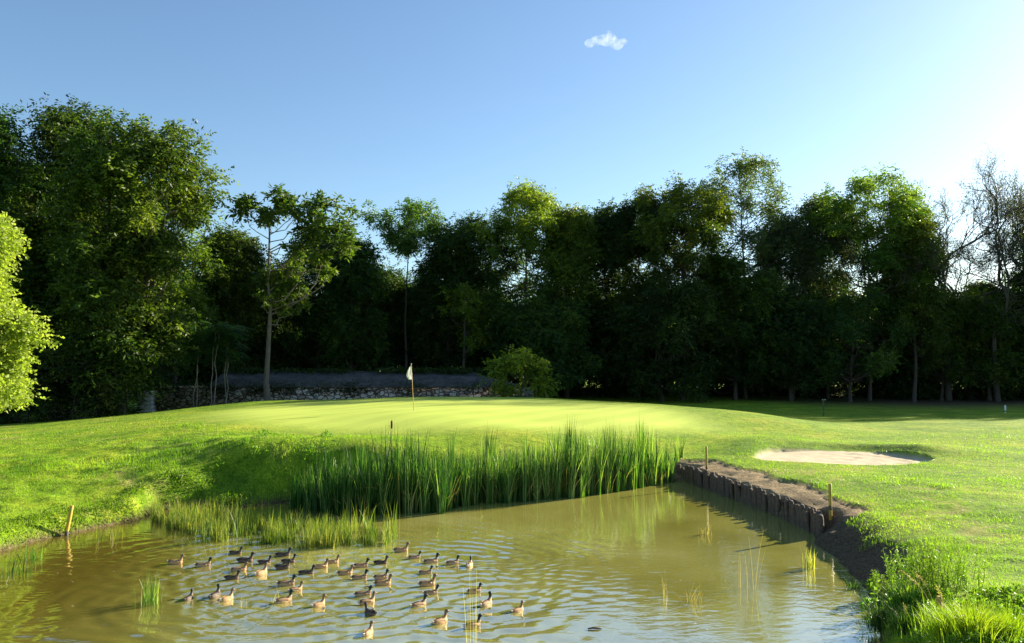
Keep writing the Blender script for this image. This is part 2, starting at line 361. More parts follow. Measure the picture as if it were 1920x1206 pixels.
    worn = np.clip(ss(1, 8, X - 2) * ss(36, 26, Y) * .9 + ss(-5, -12, X) * ss(60, 46, Y) * .75, 0, 1)
    prox = ss(60, 30, Y) * .35
    smooth = np.clip(np.maximum.reduce([fine * .96, sand * .85, .35 + 0 * X - prox * .8]) , 0, 1)
    smooth = np.maximum(smooth - dirt * .6, 0)
    for nm, arr in (('dirt', np.clip(dirt + ss(1.2, .2, np.where(sd > 0, pond(X, Y)[3], 9)) , 0, 1)), ('sand', sand), ('fine', fine), ('wet_shade', wet_shade), ('worn', worn), ('smoothness', smooth)):
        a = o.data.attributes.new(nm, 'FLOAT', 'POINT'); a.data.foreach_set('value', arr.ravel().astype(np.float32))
    tag(o, 'golf course turf with mown green, rough banks, dirt edge and sunlit ground', kind='structure')
make_ground()

# ------------------------------------------------------------------ ducks' places (needed for the ripples)
# px, py at the waterline, heading in degrees (0 = swims right, 90 = swims away), look, head turn
DUCKS = [(330,1055,5,'light',0),(382,1060,12,'drake',-25),(443,1036,-4,'dark',0),(461,1052,6,'dark',0),(497,1054,2,'dark',10),(532,1040,5,'dark',0),(542,1053,8,'dark',0),(531,1064,4,'dark',0),
 (449,1068,10,'light',0),(436,1084,5,'dark',0),(490,1075,65,'light',-20),(354,1121,84,'dark',0),(403,1117,80,'dark',60),(426,1123,62,'light',-30),(576,1074,6,'dark',0),(602,1063,22,'light',0),(624,1054,18,'light',0),
 (538,1095,8,'drake',0),(555,1106,38,'light',-10),(533,1127,42,'drake',-20),(598,1134,55,'light',-30),(648,1075,12,'light',0),(678,1061,10,'drake',0),(715,1055,0,'dark',0),(753,1032,8,'light',0),
 (778,1045,14,'drake',0),(809,1053,20,'drake',0),(849,1056,20,'drake',-15),(880,1059,80,'drake',10),(675,1083,8,'drake',0),(715,1083,12,'drake',0),(719,1094,14,'light',0),(799,1073,8,'drake',0),(802,1096,16,'light',0),
 (809,1112,18,'drake',0),(682,1114,10,'drake',0),(689,1130,34,'light',10),(694,1149,140,'dark',-10),(786,1134,42,'drake',-25),(890,1109,20,'drake',0),(912,1133,58,'drake',70),(971,1144,48,'light',10),
 (826,1166,48,'light',-40),(887,1174,32,'drake',-20),(690,1186,74,'light',-40)]
DP = []
for (px, py, hd, lk, tn) in DUCKS:
    p = P(px, py + 2, 0); DP.append((p.x, p.y, R(hd), lk, R(tn)))

# ------------------------------------------------------------------ water
def make_water():
    gx = np.concatenate([np.arange(-15, 10.01, .05)]); gy = np.concatenate([np.arange(7.8, 24, .05), np.arange(24, 38, .09)])
    X, Y = np.meshgrid(gx, gy); Z = np.zeros_like(X)
    rng = random.Random(3)
    for (x, y, hd, lk, tn) in DP:
        cx, cy = x - .2 * math.cos(hd), y - .2 * math.sin(hd)
        r = np.hypot(X - cx, Y - cy) + 1e-6
        lam = .34 + .08 * rng.random(); ph = rng.random() * 6.28
        ang = np.cos(np.arctan2(Y - cy, X - cx) - hd)
        env = np.exp(-((r - 1.0) / 1.2) ** 2) * (.5 + .5 * np.abs(np.sin(np.arctan2(Y - cy, X - cx) - hd)))
        Z += .003 * env * np.sin(2 * math.pi * r / lam + ph)
    # long rings spreading from the flock, broken up
    fx, fy = P(640, 1080).x, P(640, 1080).y
    r = np.hypot((X - fx) * 1.0, (Y - fy) * 1.0); warp = .5 * vnoise(X, Y, 2.0, 21) + .2 * vnoise(X, Y, .7, 22)
    Z += .011 * np.exp(-((r - 5.0) / 2.9) ** 2) * np.sin(2 * math.pi * (r + warp) / .62) * (.55 + .45 * vnoise(X, Y, 1.6, 23))
    r2 = np.hypot(X + 3, Y - 12)
    Z += .006 * np.sin(2 * math.pi * (Y + .35 * X + .6 * vnoise(X, Y, 1.8, 25)) / .55) * ss(26, 16, Y) * (.5 + .5 * vnoise(X, Y, 1.3, 24))
    Z += .0035 * np.sin(2 * math.pi * (Y * .95 - .25 * X + .5 * vnoise(X, Y, 1.1, 26)) / .27) * ss(30, 15, Y) * (.5 + .5 * vnoise(X, Y, .9, 27))
    Z *= (ss(-15, -12.5, X) * .6 + .4) * (.16 + .84 * ss(3.2, -.8, X - .12 * (Y - 14))) * .8
    sd = pond(X, Y)[0]
    Z = Z * ss(0, -.4, sd)
    nx, ny = len(gx), len(gy)
    i = (np.arange(ny - 1)[:, None] * nx + np.arange(nx - 1)[None]).ravel()
    f = np.stack([i, i + 1, i + 1 + nx, i + nx], -1)
    # keep cells in or next to the pond
    keep = (sd < .6).ravel()[i]; f = f[keep]
    used, inv = np.unique(f, return_inverse=True)
    v = np.stack([X, Y, Z], -1).reshape(-1, 3)[used]; f = inv.reshape(-1, 4)
    m, n, l, b = mat_new('murky_pond_water')
    tc = n.new('ShaderNodeTexCoord'); vec = tc.outputs['Object']
    n1 = noise(n, l, .28, 4, vec, .55); 
    r1 = ramp(n, [(.3, (.205, .193, .036)), (.55, (.285, .272, .064)), (.75, (.345, .332, .11))]); l.new(n1.outputs[0], r1.inputs[0])
    # clearer brown shallows by the left bank
    sx = n.new('ShaderNodeSeparateXYZ'); l.new(vec, sx.inputs[0])
    mr = n.new('ShaderNodeMapRange'); mr.inputs[1].default_value = -4.5; mr.inputs[2].default_value = -9.5; l.new(sx.outputs[0], mr.inputs[0])
    c = mixc(n, l, mr.outputs[0], r1.outputs[0], (.13, .10, .015))
    # specks of pollen and fluff
    vo = n.new('ShaderNodeTexVoronoi'); vo.inputs['Scale'].default_value = 2.2; l.new(vec, vo.inputs['Vector'])
    lt = n.new('ShaderNodeMath'); lt.operation = 'LESS_THAN'; lt.inputs[1].default_value = .045; l.new(vo.outputs['Distance'], lt.inputs[0])
    c = mixc(n, l, lt.outputs[0], c, (.5, .48, .36))
    l.new(c, b.inputs['Base Color']); b.inputs['IOR'].default_value = 4.4
    b.inputs['Roughness'].default_value = .03; b.inputs['Specular IOR Level'].default_value = .6
    mp = n.new('ShaderNodeMapping'); mp.inputs['Scale'].default_value = (1, 1.8, 1); l.new(vec, mp.inputs[0])
    n2 = noise(n, l, 3.2, 3, mp.outputs[0], .5, .5); n3 = noise(n, l, 11, 2, mp.outputs[0], .5)
    ad = n.new('ShaderNodeMath'); ad.operation = 'MULTIPLY_ADD'; l.new(n3.outputs[0], ad.inputs[0]); ad.inputs[1].default_value = .22; l.new(n2.outputs[0], ad.inputs[2])
    bp = n.new('ShaderNodeBump'); bp.inputs['Strength'].default_value = .2; bp.inputs['Distance'].default_value = .02
    l.new(ad.outputs[0], bp.inputs['Height']); l.new(bp.outputs[0], b.inputs['Normal'])
    mb = MB(); mb.add(v, f); tag(mb.build('water', m, smooth=True), 'murky olive pond water with ripples and sky reflections', kind='structure')
make_water()

# ------------------------------------------------------------------ foliage and trees
def leaf_quads(mb, c, L, W, rng, droop=.3, tint=None, horiz=0., dirs=None):
    """c: N x 3 stems; each leaf a folded rhombus hanging from its stem"""
    N = len(c); a = rng.normal(size=(N, 3)); a[:, 2] = a[:, 2] * (1 - horiz) - droop
    if dirs is not None: a = dirs
    a = a / np.linalg.norm(a, axis=1)[:, None]
    b = rng.normal(size=(N, 3)); b = np.cross(a, b); b /= np.linalg.norm(b, axis=1)[:, None] + 1e-9
    L = L * rng.uniform(.6, 1.3, N)[:, None]; W = W * rng.uniform(.7, 1.3, N)[:, None]
    v = np.stack([c, c + a * L * .45 + b * W / 2, c + a * L, c + a * L * .45 - b * W / 2], 1).reshape(-1, 3)
    i = np.arange(N) * 4; f = np.stack([i, i + 1, i + 2, i + 3], -1)
    if tint is None: tint = np.clip(rng.normal(.45, .2, N), 0, 1)
    mb.add(v, f, np.repeat(tint, 4))

def limb_path(a, b, rng, sag=.12, n=6, wob=.045):
    a = np.array(a, float); b = np.array(b, float); t = np.linspace(0, 1, n)[:, None]
    p = a + (b - a) * t; L = np.linalg.norm(b - a)
    w = rng.normal(size=(n, 3)) * L * wob; w[0] = 0
    p[:, 2] += (-np.sin(t[:, 0] * math.pi)) * L * sag
    return p + w

def make_tree(px, top, d, halfw, cbot, label, mat='leaf_dark', bk='bark', group=None, seed=1, npads=26, padr=1.4, dens=1.0,
              shape='dome', L=.42, W=.13, trunk_r=.22, tintm=.42, yel=0., name='locust_tree', lean=0., cat='tree', droop=.35, flat=.62, pads=None, z_top=None, twigs=True, depth=None, spray=1.7, reach=1.0):
    rng = np.random.default_rng(seed)
    t0 = D(px, top, d); x0, y0 = t0.x, t0.y; gz = g(x0, y0)
    H_ = (z_top if z_top else t0.z) - gz
    Rr = halfw / F * d; cb = D(px, cbot, d).z - gz
    root = empty(name, (x0, y0, gz - .02)); tag(root, label, cat, group)
    rd = depth if depth else Rr * .9
    if pads is None:
        P_ = []
        for k in range(npads):
            t = (k + .5) / npads * .93 + rng.uniform(-.03, .03)
            zc = cb + (H_ - cb) * t
            if shape == 'dome': rr = max(.04, 1 - abs((t - .40) / .66) ** 2.6) ** .5
            elif shape == 'umbrella': rr = .35 + .65 * math.sin(min(1, t * 1.1) * math.pi * .72)
            else: rr = .55 + .45 * math.sin(t * math.pi)            # column
            th = rng.uniform(0, 2 * math.pi); q = math.sqrt(rng.uniform(.12, 1))
            pr = padr * rng.uniform(.6, 1.35)
            P_.append((Rr * rr * q * math.cos(th) * .9 + lean * zc, rd * rr * q * math.sin(th), min(zc, H_ - pr * flat * .9), pr))
        P_.append((lean * H_, 0, H_ - padr * flat, padr * .9))
        if shape == 'dome':      # rounded upper shell of the crown
            zm = cb + (H_ - cb) * .52
            for k in range(int(npads * .42)):
                ph = math.asin(rng.uniform(.12, 1)); th = rng.uniform(0, 6.28); pr = padr * rng.uniform(.5, .95); q = rng.uniform(.82, 1.0)
                P_.append(((Rr - pr * .7) * math.cos(ph) * math.cos(th) * q + lean * zm, (rd - pr * .7) * math.cos(ph) * math.sin(th) * q, zm + (H_ - zm - pr * flat * .8) * math.sin(ph) * q, pr))
    else:
        P_ = []
        for (qx, qy, qr) in pads:
            w_ = D(qx, qy, d); P_.append((w_.x - x0, rng.uniform(-1, 1) * rd * .5, w_.z - gz, qr / F * d))
    # trunk and limbs
    tb = MB()
    th_ = H_ * (.9 if shape != 'umbrella' else .78)
    n = 9; zz = np.linspace(0, th_, n); wob = np.cumsum(rng.normal(size=(n, 2)) * .10, 0); wob[0] = 0
    path = np.stack([wob[:, 0] + lean * zz, wob[:, 1], zz], -1)
    rad = trunk_r * (1 - zz / th_ * .82); rad[0] *= 1.35
    tb.tube(path, rad, 8)
    def at(z):
        return np.array([np.interp(z, zz, path[:, 0]), np.interp(z, zz, path[:, 1]), z]), float(np.interp(z, zz, rad))
    for (a, b_, c_, pr) in P_:
        hd_ = math.hypot(a, b_); zs = max(cb * .75, min(th_ * .95, c_ - .75 * hd_ - .3))
        s_, rs = at(min(zs, c_)); e_ = np.array([a, b_, c_ - pr * .15])
        pth = limb_path(s_, e_, rng)
        r0 = min(rs * .55, .03 + .022 * np.linalg.norm(e_ - s_))
        tb.tube(pth, np.linspace(r0, .018, len(pth)), 5)
        if twigs:
            for q in range(4):
                i_ = rng.integers(2, len(pth)); dr = rng.normal(size=3); dr[2] = abs(dr[2]) * .6; dr /= np.linalg.norm(dr)
                tb.tube([pth[i_], pth[i_] + dr * pr * .45 + (0, 0, .1), pth[i_] + dr * pr * .9], [.018, .012, .006], 4)
    tb.build('trunk', M[bk], root, smooth=True)
    # leaves
    lb = MB()
    for (a, b_, c_, pr) in P_:
        N = int(260 * dens * pr ** 1.8 / (L * W / .055))
        G = 7; Ns = max(4, N // G)
        u = rng.normal(size=(Ns, 3)); u /= np.linalg.norm(u, axis=1)[:, None]
        rr = rng.uniform(.1, 1, Ns) ** .6
        # branchlets: uneven sub clumps, some reaching well out of the pad
        q_ = 13; sub = rng.normal(size=(q_, 3)); sub /= np.linalg.norm(sub, axis=1)[:, None]; sub[:, 2] += .15
        k = rng.integers(0, q_, Ns); u = u * rng.uniform(.28, .6, q_)[k][:, None] + sub[k] * rng.uniform(.15, 1.0 * reach, q_)[k][:, None]
        ax = rng.uniform(.85, 1.2, 3) * (1.05, 1.05, flat * 1.1)
        c = np.array([a, b_, c_]) + u * rr[:, None] * pr * ax
        c[:, 2] -= .2 * pr * (np.hypot(u[:, 0], u[:, 1])) ** 2
        dr = u + rng.normal(size=(Ns, 3)) * .45 + (0, 0, -.15); dr /= np.linalg.norm(dr, axis=1)[:, None]
        t_ = np.tile(np.linspace(0, 1, G), Ns)[:, None]; D_ = np.repeat(dr, G, 0)
        cc = np.repeat(c, G, 0) + D_ * t_ * spray * L + np.array([0, 0, -.5]) * (t_ ** 2) * spray * L * .5
        sd = np.cross(D_, (0, 0, 1)); sd /= np.linalg.norm(sd, axis=1)[:, None] + 1e-6
        sg = np.where(np.arange(Ns * G) % 2 == 0, 1, -1)[:, None]
        dirs = D_ * .5 + sd * sg * .8 + rng.normal(size=(Ns * G, 3)) * .4 + (0, 0, -droop)
        tm = np.repeat(np.clip(rng.normal(tintm + rng.normal() * .08, .12, Ns) + yel * (c[:, 2] / H_ - .55), 0, 1), G) + rng.normal(size=Ns * G) * .06  # tint rises with height: sunlit crown tops put into the leaf colour
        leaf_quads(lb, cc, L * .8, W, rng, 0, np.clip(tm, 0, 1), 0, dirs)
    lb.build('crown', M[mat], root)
    return root
GT = 'trees of the wood behind the green'
# --- tall grove on the left, its lit right flank put into leaf tint
T = make_tree
T(5, 205, 57, 120, 750, 'dark green tree at the left edge, behind the bright yellow-green tree', 'leaf_left', seed=11, npads=60, padr=2.2, dens=1.0, shape='col', trunk_r=.3, group='tall grove on the left', tintm=.3)
T(118, 190, 60, 105, 745, 'tallest dark tree of the left grove, second from the left edge', 'leaf_left', seed=12, npads=60, padr=2.0, dens=1.0, shape='col', trunk_r=.3, group='tall grove on the left', tintm=.35)
T(205, 205, 56, 90, 740, 'tall leafy tree in the middle of the left grove, crown nearly touching the ground', 'leaf_left', 'bark', seed=13, npads=60, padr=1.8, dens=.95, shape='col', trunk_r=.26, group='tall grove on the left', tintm=.45)
T(238, 222, 57, 100, 690, 'sunlit tree on the right flank of the tall left grove', 'leaf_left', 'bark', seed=14, yel=.3, lean=.15, npads=64, padr=1.7, dens=1.0, shape='col', trunk_r=.27, group='tall grove on the left', tintm=.55)
T(335, 320, 71, 66, 600, 'lower bright tree leaning out at the right end of the left grove', 'leaf_left', seed=15, npads=30, padr=1.3, dens=1.0, shape='dome', trunk_r=.18, group='tall grove on the left', tintm=.6)
T(60, 300, 66, 120, 740, 'dark inner tree of the left grove behind its two front trunks', 'leaf_left', seed=16, npads=36, padr=2.2, shape='col', trunk_r=.28, group='tall grove on the left', tintm=.25)
T(230, 330, 66, 120, 740, 'shaded inner tree of the left grove, behind the sunlit flank', 'leaf_left', seed=17, npads=36, padr=2.2, shape='col', trunk_r=.28, group='tall grove on the left', tintm=.25)
# --- bright near tree cut by the left edge
T(-75, 380, 30, 122, 750, 'bright yellow-green tree cut off by the left edge, sunlit', 'leaf_bright', seed=21, npads=90, padr=.78, dens=2.2, spray=2.2, shape='dome', L=.17, W=.10, trunk_r=.16, name='field_maple', tintm=.5, droop=.15, flat=.85)
# --- tree of heaven in front of the wall
T(508, 352, 62, 100, 650, 'slender tree with a bare trunk and layered crown in front of the stone wall', 'leaf_ail', 'bark_mid', seed=31, L=.55, W=.16, dens=1.7, trunk_r=.24, name='tree_of_heaven', tintm=.55, droop=.25, flat=.5, depth=3, spray=1.1, reach=.75,
  pads=[(450,372,20),(470,385,26),(492,400,24),(520,362,24),(530,378,30),(515,405,26),(460,400,18),(555,395,30),(575,375,22),(600,378,24),(625,380,18),(652,384,13),(590,400,24),(612,425,34),(640,440,34),(655,462,24),(585,440,30),(560,470,26),(610,480,26),(605,505,20),
        (545,495,26),(520,505,26),(500,520,22),(540,530,30),(515,545,28),(550,558,24),(525,570,20),(500,560,14),(640,415,20),(570,420,24)])
# --- the line of the wood: px, top, d, halfw, cbot, mat, shape, label, extra
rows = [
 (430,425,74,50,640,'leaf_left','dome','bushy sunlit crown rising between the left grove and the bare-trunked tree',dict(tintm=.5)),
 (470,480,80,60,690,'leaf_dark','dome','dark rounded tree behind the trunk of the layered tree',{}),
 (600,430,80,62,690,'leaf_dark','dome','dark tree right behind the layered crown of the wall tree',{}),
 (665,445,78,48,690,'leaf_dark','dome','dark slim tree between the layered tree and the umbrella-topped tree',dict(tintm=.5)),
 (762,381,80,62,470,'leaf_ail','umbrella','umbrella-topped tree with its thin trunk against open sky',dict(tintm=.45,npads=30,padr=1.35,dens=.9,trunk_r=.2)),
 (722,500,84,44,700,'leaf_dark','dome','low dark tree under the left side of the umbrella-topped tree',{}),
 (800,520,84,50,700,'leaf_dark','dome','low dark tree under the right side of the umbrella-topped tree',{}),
 (845,425,80,48,690,'leaf_dark','dome','dark tree with sparse top left of the tall yellow-topped tree',dict(dens=.75)),
 (900,388,82,55,680,'leaf_dark','umbrella','dark tree with feathery top just left of the tall yellow-topped tree',dict(dens=.85)),
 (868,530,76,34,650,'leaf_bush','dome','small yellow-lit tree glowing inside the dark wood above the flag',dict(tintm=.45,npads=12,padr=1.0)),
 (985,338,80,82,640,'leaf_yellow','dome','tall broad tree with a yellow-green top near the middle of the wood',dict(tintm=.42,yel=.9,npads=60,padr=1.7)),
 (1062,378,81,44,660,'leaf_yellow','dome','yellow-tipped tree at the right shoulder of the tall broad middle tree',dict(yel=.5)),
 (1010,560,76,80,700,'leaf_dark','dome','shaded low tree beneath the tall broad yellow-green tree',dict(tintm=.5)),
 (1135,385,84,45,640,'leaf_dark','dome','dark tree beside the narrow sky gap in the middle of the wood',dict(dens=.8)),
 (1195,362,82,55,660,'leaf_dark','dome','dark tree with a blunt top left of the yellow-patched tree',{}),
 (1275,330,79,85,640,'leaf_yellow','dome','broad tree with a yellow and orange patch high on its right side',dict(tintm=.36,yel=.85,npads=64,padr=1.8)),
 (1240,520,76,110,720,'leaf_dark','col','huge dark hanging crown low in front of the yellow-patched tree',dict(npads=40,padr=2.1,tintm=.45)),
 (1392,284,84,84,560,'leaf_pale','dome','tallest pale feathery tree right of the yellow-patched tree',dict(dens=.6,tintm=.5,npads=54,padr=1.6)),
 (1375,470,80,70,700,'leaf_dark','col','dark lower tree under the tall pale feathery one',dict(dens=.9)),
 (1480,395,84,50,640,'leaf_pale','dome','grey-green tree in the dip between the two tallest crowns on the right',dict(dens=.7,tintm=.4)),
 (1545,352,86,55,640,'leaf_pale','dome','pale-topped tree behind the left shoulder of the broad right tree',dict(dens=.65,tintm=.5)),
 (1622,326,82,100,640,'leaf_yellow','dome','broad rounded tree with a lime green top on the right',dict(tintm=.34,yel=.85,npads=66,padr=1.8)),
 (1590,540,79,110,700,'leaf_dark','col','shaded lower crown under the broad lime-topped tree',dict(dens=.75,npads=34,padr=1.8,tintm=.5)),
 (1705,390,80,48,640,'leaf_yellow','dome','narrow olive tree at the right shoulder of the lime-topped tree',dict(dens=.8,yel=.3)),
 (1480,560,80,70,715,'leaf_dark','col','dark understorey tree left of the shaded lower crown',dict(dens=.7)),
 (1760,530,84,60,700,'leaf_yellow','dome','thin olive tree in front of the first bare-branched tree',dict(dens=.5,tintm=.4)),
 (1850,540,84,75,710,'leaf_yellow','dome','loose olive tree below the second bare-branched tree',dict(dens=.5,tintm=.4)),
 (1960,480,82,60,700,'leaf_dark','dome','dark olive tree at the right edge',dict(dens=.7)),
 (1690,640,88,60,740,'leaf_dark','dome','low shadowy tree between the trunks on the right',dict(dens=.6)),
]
LT = []
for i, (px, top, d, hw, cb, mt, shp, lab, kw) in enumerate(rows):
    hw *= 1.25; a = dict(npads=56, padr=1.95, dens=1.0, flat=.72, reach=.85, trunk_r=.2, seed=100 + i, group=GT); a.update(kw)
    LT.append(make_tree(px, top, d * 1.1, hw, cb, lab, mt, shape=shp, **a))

# --- bare-branched trees on the right
def bare_tree(px, top, d, label, seed, spread=.5, leafn=5, lean=0.):
    rng = np.random.default_rng(seed); t0 = D(px, top, d); gz = g(t0.x, t0.y); H_ = t0.z - gz
    root = empty('bare_locust', (t0.x, t0.y, gz - .02)); tag(root, label, 'tree', GT)
    tb = MB(); lb = MB(); tips = []
    def grow(p, dr, L, r, lv):
        n = 5; pts = [p]; q = dr.copy()
        for k in range(n):
            q = q + rng.normal(size=3) * (.06 if lv == 0 else .2); q[2] += .07; q /= np.linalg.norm(q)
            pts.append(pts[-1] + q * L / n)
        tb.tube(pts, np.linspace(r, r * .6, n + 1), 6 if lv < 3 else 4)
        if lv >= 7 or r < .008: tips.append(pts[-1]); tips.append(pts[-3]); return
        for k in range(2 if lv < 1 else 3):
            s_ = rng.normal(size=3); s_ -= q * s_.dot(q); s_ /= np.linalg.norm(s_)
            nd = q * (1 - spread * .45) + s_ * spread * rng.uniform(.6, 1.3); nd[2] += .08; nd /= np.linalg.norm(nd)
            grow(pts[-1] if k < 2 else pts[-3], nd, L * rng.uniform(.62, .84), r * (.62 if k else .72), lv + 1)
    grow(np.zeros(3), np.array([lean, 0, 1.]), H_ * .34, .40, 0)
    # scale to the height seen
    zmax = max(v[:, 2].max() for v in tb.v); s = H_ / zmax
    for v in tb.v: v *= s
    tb.build('trunk', M['bark'], root, smooth=True)
    tips = np.array(tips) * s; c = np.repeat(tips, leafn, 0) + rng.normal(size=(len(tips) * leafn, 3)) * .22
    leaf_quads(lb, c, .2, .07, rng, .2, np.clip(rng.normal(.4, .2, len(c)), 0, 1)); lb.build('crown', M['leaf_pale'], root)
bare_tree(1768, 312, 92, 'thin nearly bare tree left of the biggest bare-branched tree', 5, .5, 3)
bare_tree(1858, 292, 90, 'biggest nearly bare tree with wide twisting branches on the right', 8, .62, 3)
bare_tree(1925, 335, 92, 'nearly bare tree cut by the right edge', 14, .55, 3)
bare_tree(1812, 400, 96, 'low bare tree between the two tall bare-branched ones', 17, .5, 3)

# --- deeper rows of the wood, seen in the gaps: copies of the line's trees
rng = random.Random(44)
k = 0
for d_, step, hmin, hmax in ((103, 7.0, .50, .66), (116, 8.0, .50, .70)):
    x = -62.
    while x < 62:
        src = LT[[1, 2, 3, 5, 6, 12, 16, 24][k % 8]]; c = copy_tree(src)
        y = d_ + rng.uniform(-3, 3); s = rng.uniform(hmin, hmax) * 1.2
        c.location = (x, y, g(x, y) - .05); c.scale = (1.25 * s, 1.25 * s, s * 1.15); c.rotation_euler = (0, 0, rng.uniform(0, 6.28))
        c['label'] = 'dark tree deep inside the shaded wood, glimpsed between nearer crowns'; c['group'] = 'deeper trees of the wood'
        x += step * rng.uniform(.8, 1.25); k += 1
# trees that continue the wood beyond the right side of the picture (they shade the far lawn)
x = 69.
while x < 160:
    c = copy_tree(LT[[10, 15, 21, 17][k % 4]]); y = 95 + rng.uniform(-3, 4); s = rng.uniform(.85, 1.02)
    c.location = (x, y, g(x, y) - .05); c.scale = (s, s, s); c.rotation_euler = (0, 0, rng.uniform(0, 6.28))
    c['label'] = 'broad tree continuing the wood past the right edge of the view'; c['group'] = 'trees past the right edge'
    x += rng.uniform(4.5, 7); k += 1

# --- undergrowth bushes along the foot of the wood
def bush(px, top, d, halfw, label, mat='leaf_dark', seed=1, group=None, L=.3, W=.12, dens=1., tintm=.4, name='bush', bot=None, depth=None):
    return make_tree(px, top, d, halfw, bot if bot else 742, label, mat, seed=seed, npads=max(8, int(halfw / 5)), padr=halfw / F * d * .38, dens=dens, shape='dome', L=L, W=W, trunk_r=.06, tintm=tintm, name=name, cat='bush', flat=.8, group=group, depth=depth, droop=.3)
bush(975, 650, 63.5, 58, 'yellow-green bush at the right end of the stone wall', 'leaf_bush', 201, dens=1.2, tintm=.5, L=.34, W=.15)
bush(1025, 685, 64, 22, 'small offshoot bush leaning right from the yellow-green bush', 'leaf_bush', 202, dens=1.0, tintm=.35)
UB = []
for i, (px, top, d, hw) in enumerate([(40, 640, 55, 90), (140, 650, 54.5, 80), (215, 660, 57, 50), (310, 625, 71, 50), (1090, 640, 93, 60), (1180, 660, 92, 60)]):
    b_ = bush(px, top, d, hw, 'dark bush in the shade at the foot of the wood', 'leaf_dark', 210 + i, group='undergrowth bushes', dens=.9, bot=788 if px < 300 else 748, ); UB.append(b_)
for i, b_ in enumerate(UB):
    b_['label'] = ['dark bush at the foot of the left grove by the left edge', 'dark bush at the foot of the left grove, middle one', 'dark bush at the foot of the left grove beside the pale pier', 'dark bush behind the left end of the stone wall', 'dark bush right of the yellow-green bush', 'dark bush below the blunt-topped tree'][i]
rng = random.Random(9)
x = -66.
while x < 150:
    c = copy_tree(UB[rng.randrange(4, 6)]); y = rng.uniform(97, 106); s = rng.uniform(1.5, 2.3)
    c.location = (x, y, g(x, y) - .7); c.scale = (s * 1.2, s, s * rng.uniform(.85, 1.3)); c.rotation_euler = (0, 0, rng.uniform(0, 6.28))
    c['label'] = 'undergrowth bush lost in the dark between the trunks of the wood'; c['group'] = 'bushes deep in the wood'
    x += rng.uniform(2.6, 4.0)

# --- young trees of heaven in front of the wall: pinnate fronds on thin pale stems
def frond(mb, p, az, L, rng, up=.5, tint=.5):
    n = 11; pts = []
    for k in range(n + 1):
        t = k / n; r = L * t; z = up * L * t - .75 * L * t * t
        pts.append(np.array(p) + (math.cos(az) * r * .95, math.sin(az) * r * .95, z))
    mb.tube(pts, np.linspace(.012, .004, n + 1), 3, t=tint)
    side = np.array([-math.sin(az), math.cos(az), 0]); fw = np.array([math.cos(az), math.sin(az), 0])
    for k in range(2, n + 1):
        for s in (-1, 1):
            l = L * .26 * math.sin(math.pi * (.22 + .7 * k / n)) + .06; q = pts[k]
            dr = side * s + fw * .45 + (0, 0, -.35); dr /= np.linalg.norm(dr); wv = fw * .055
            mb.add([q, q + dr * l * .45 + wv, q + dr * l, q + dr * l * .45 - wv], [(0, 1, 2, 3)], float(np.clip(tint + rng.normal() * .12, 0, 1)))
def sapling(px, top, base_y, d, seed, label, crown_px, tint=.35):
    rng = np.random.default_rng(seed); t0 = D(px, top, d); gz = g(t0.x, t0.y); H_ = t0.z - gz
    root = empty('young_tree_of_heaven', (t0.x, t0.y, gz - .02)); tag(root, label, 'young tree', 'young trees of heaven before the wall')
    tb = MB(); lb = MB(); hw = crown_px / F * d
    for s in range(2):
        a = rng.uniform(0, 6.28); top_ = np.array([math.cos(a) * .35, math.sin(a) * .35, H_ * rng.uniform(.8, .95)])
        if s == 0: top_ = np.array([0, 0, H_ - .5])
        pth = limb_path((.15 * s, 0, 0), top_, rng, -.01, 8, .012); tb.tube(pth, np.linspace(.045, .02, 8), 6)
        for k in range(44):
            t = rng.uniform(.52, 1) ** .8; p = pth[0] + (top_ - pth[0]) * t
            i0 = min(6, int(t * 7)); p = pth[i0] + (pth[i0 + 1] - pth[i0]) * (t * 7 - i0)
            frond(lb, p, rng.uniform(0, 6.28), hw * rng.uniform(.75, 1.15), rng, .25 + .65 * t * t, tint + .35 * (t - .6))
    tb.build('trunk', M['bark_pale'], root, smooth=True); lb.build('crown', M['leaf_sap'], root)
sapling(368, 588, 765, 61, 61, 'young feathery tree on a thin pale stem before the wall, left one, brighter top', 42, .55)
sapling(400, 600, 765, 60, 62, 'young feathery tree with two pale stems before the wall, middle one', 48, .35)
sapling(425, 608, 760, 61.5, 64, 'young feathery tree before the wall, right one of the three', 40, .35)

# ------------------------------------------------------------------ stone wall, outbuilding and pier
def stone_mat():
    m, n, l, b = mat_new('rubble_stone')
    tc = n.new('ShaderNodeTexCoord'); mp = n.new('ShaderNodeMapping'); mp.inputs['Scale'].default_value = (2.2, 2.2, 3.6); l.new(tc.outputs['Object'], mp.inputs[0])
    vo = n.new('ShaderNodeTexVoronoi'); vo.inputs['Scale'].default_value = 1.0; l.new(mp.outputs[0], vo.inputs['Vector'])
    ve = n.new('ShaderNodeTexVoronoi'); ve.feature = 'DISTANCE_TO_EDGE'; ve.inputs['Scale'].default_value = 1.0; l.new(mp.outputs[0], ve.inputs['Vector'])
    r = ramp(n, [(0, (.26, .19, .15)), (.4, (.50, .38, .31)), (.7, (.60, .49, .41)), (1, (.75, .68, .6))])
    sx = n.new('ShaderNodeSeparateColor'); l.new(vo.outputs['Color'], sx.inputs[0]); l.new(sx.outputs[0], r.inputs[0])
    re = ramp(n, [(.02, (.12, .12, .12)), (.12, (1, 1, 1))]); l.new(ve.outputs['Distance'], re.inputs[0])
    c = mixc(n, l, 1.0, r.outputs[0], re.outputs[0], 'MULTIPLY'); l.new(c, b.inputs['Base Color']); b.inputs['Roughness'].default_value = .9
    bp = n.new('ShaderNodeBump'); bp.inputs['Distance'].default_value = .08; l.new(re.outputs[0], bp.inputs['Height']); l.new(bp.outputs[0], b.inputs['Normal'])
    return m
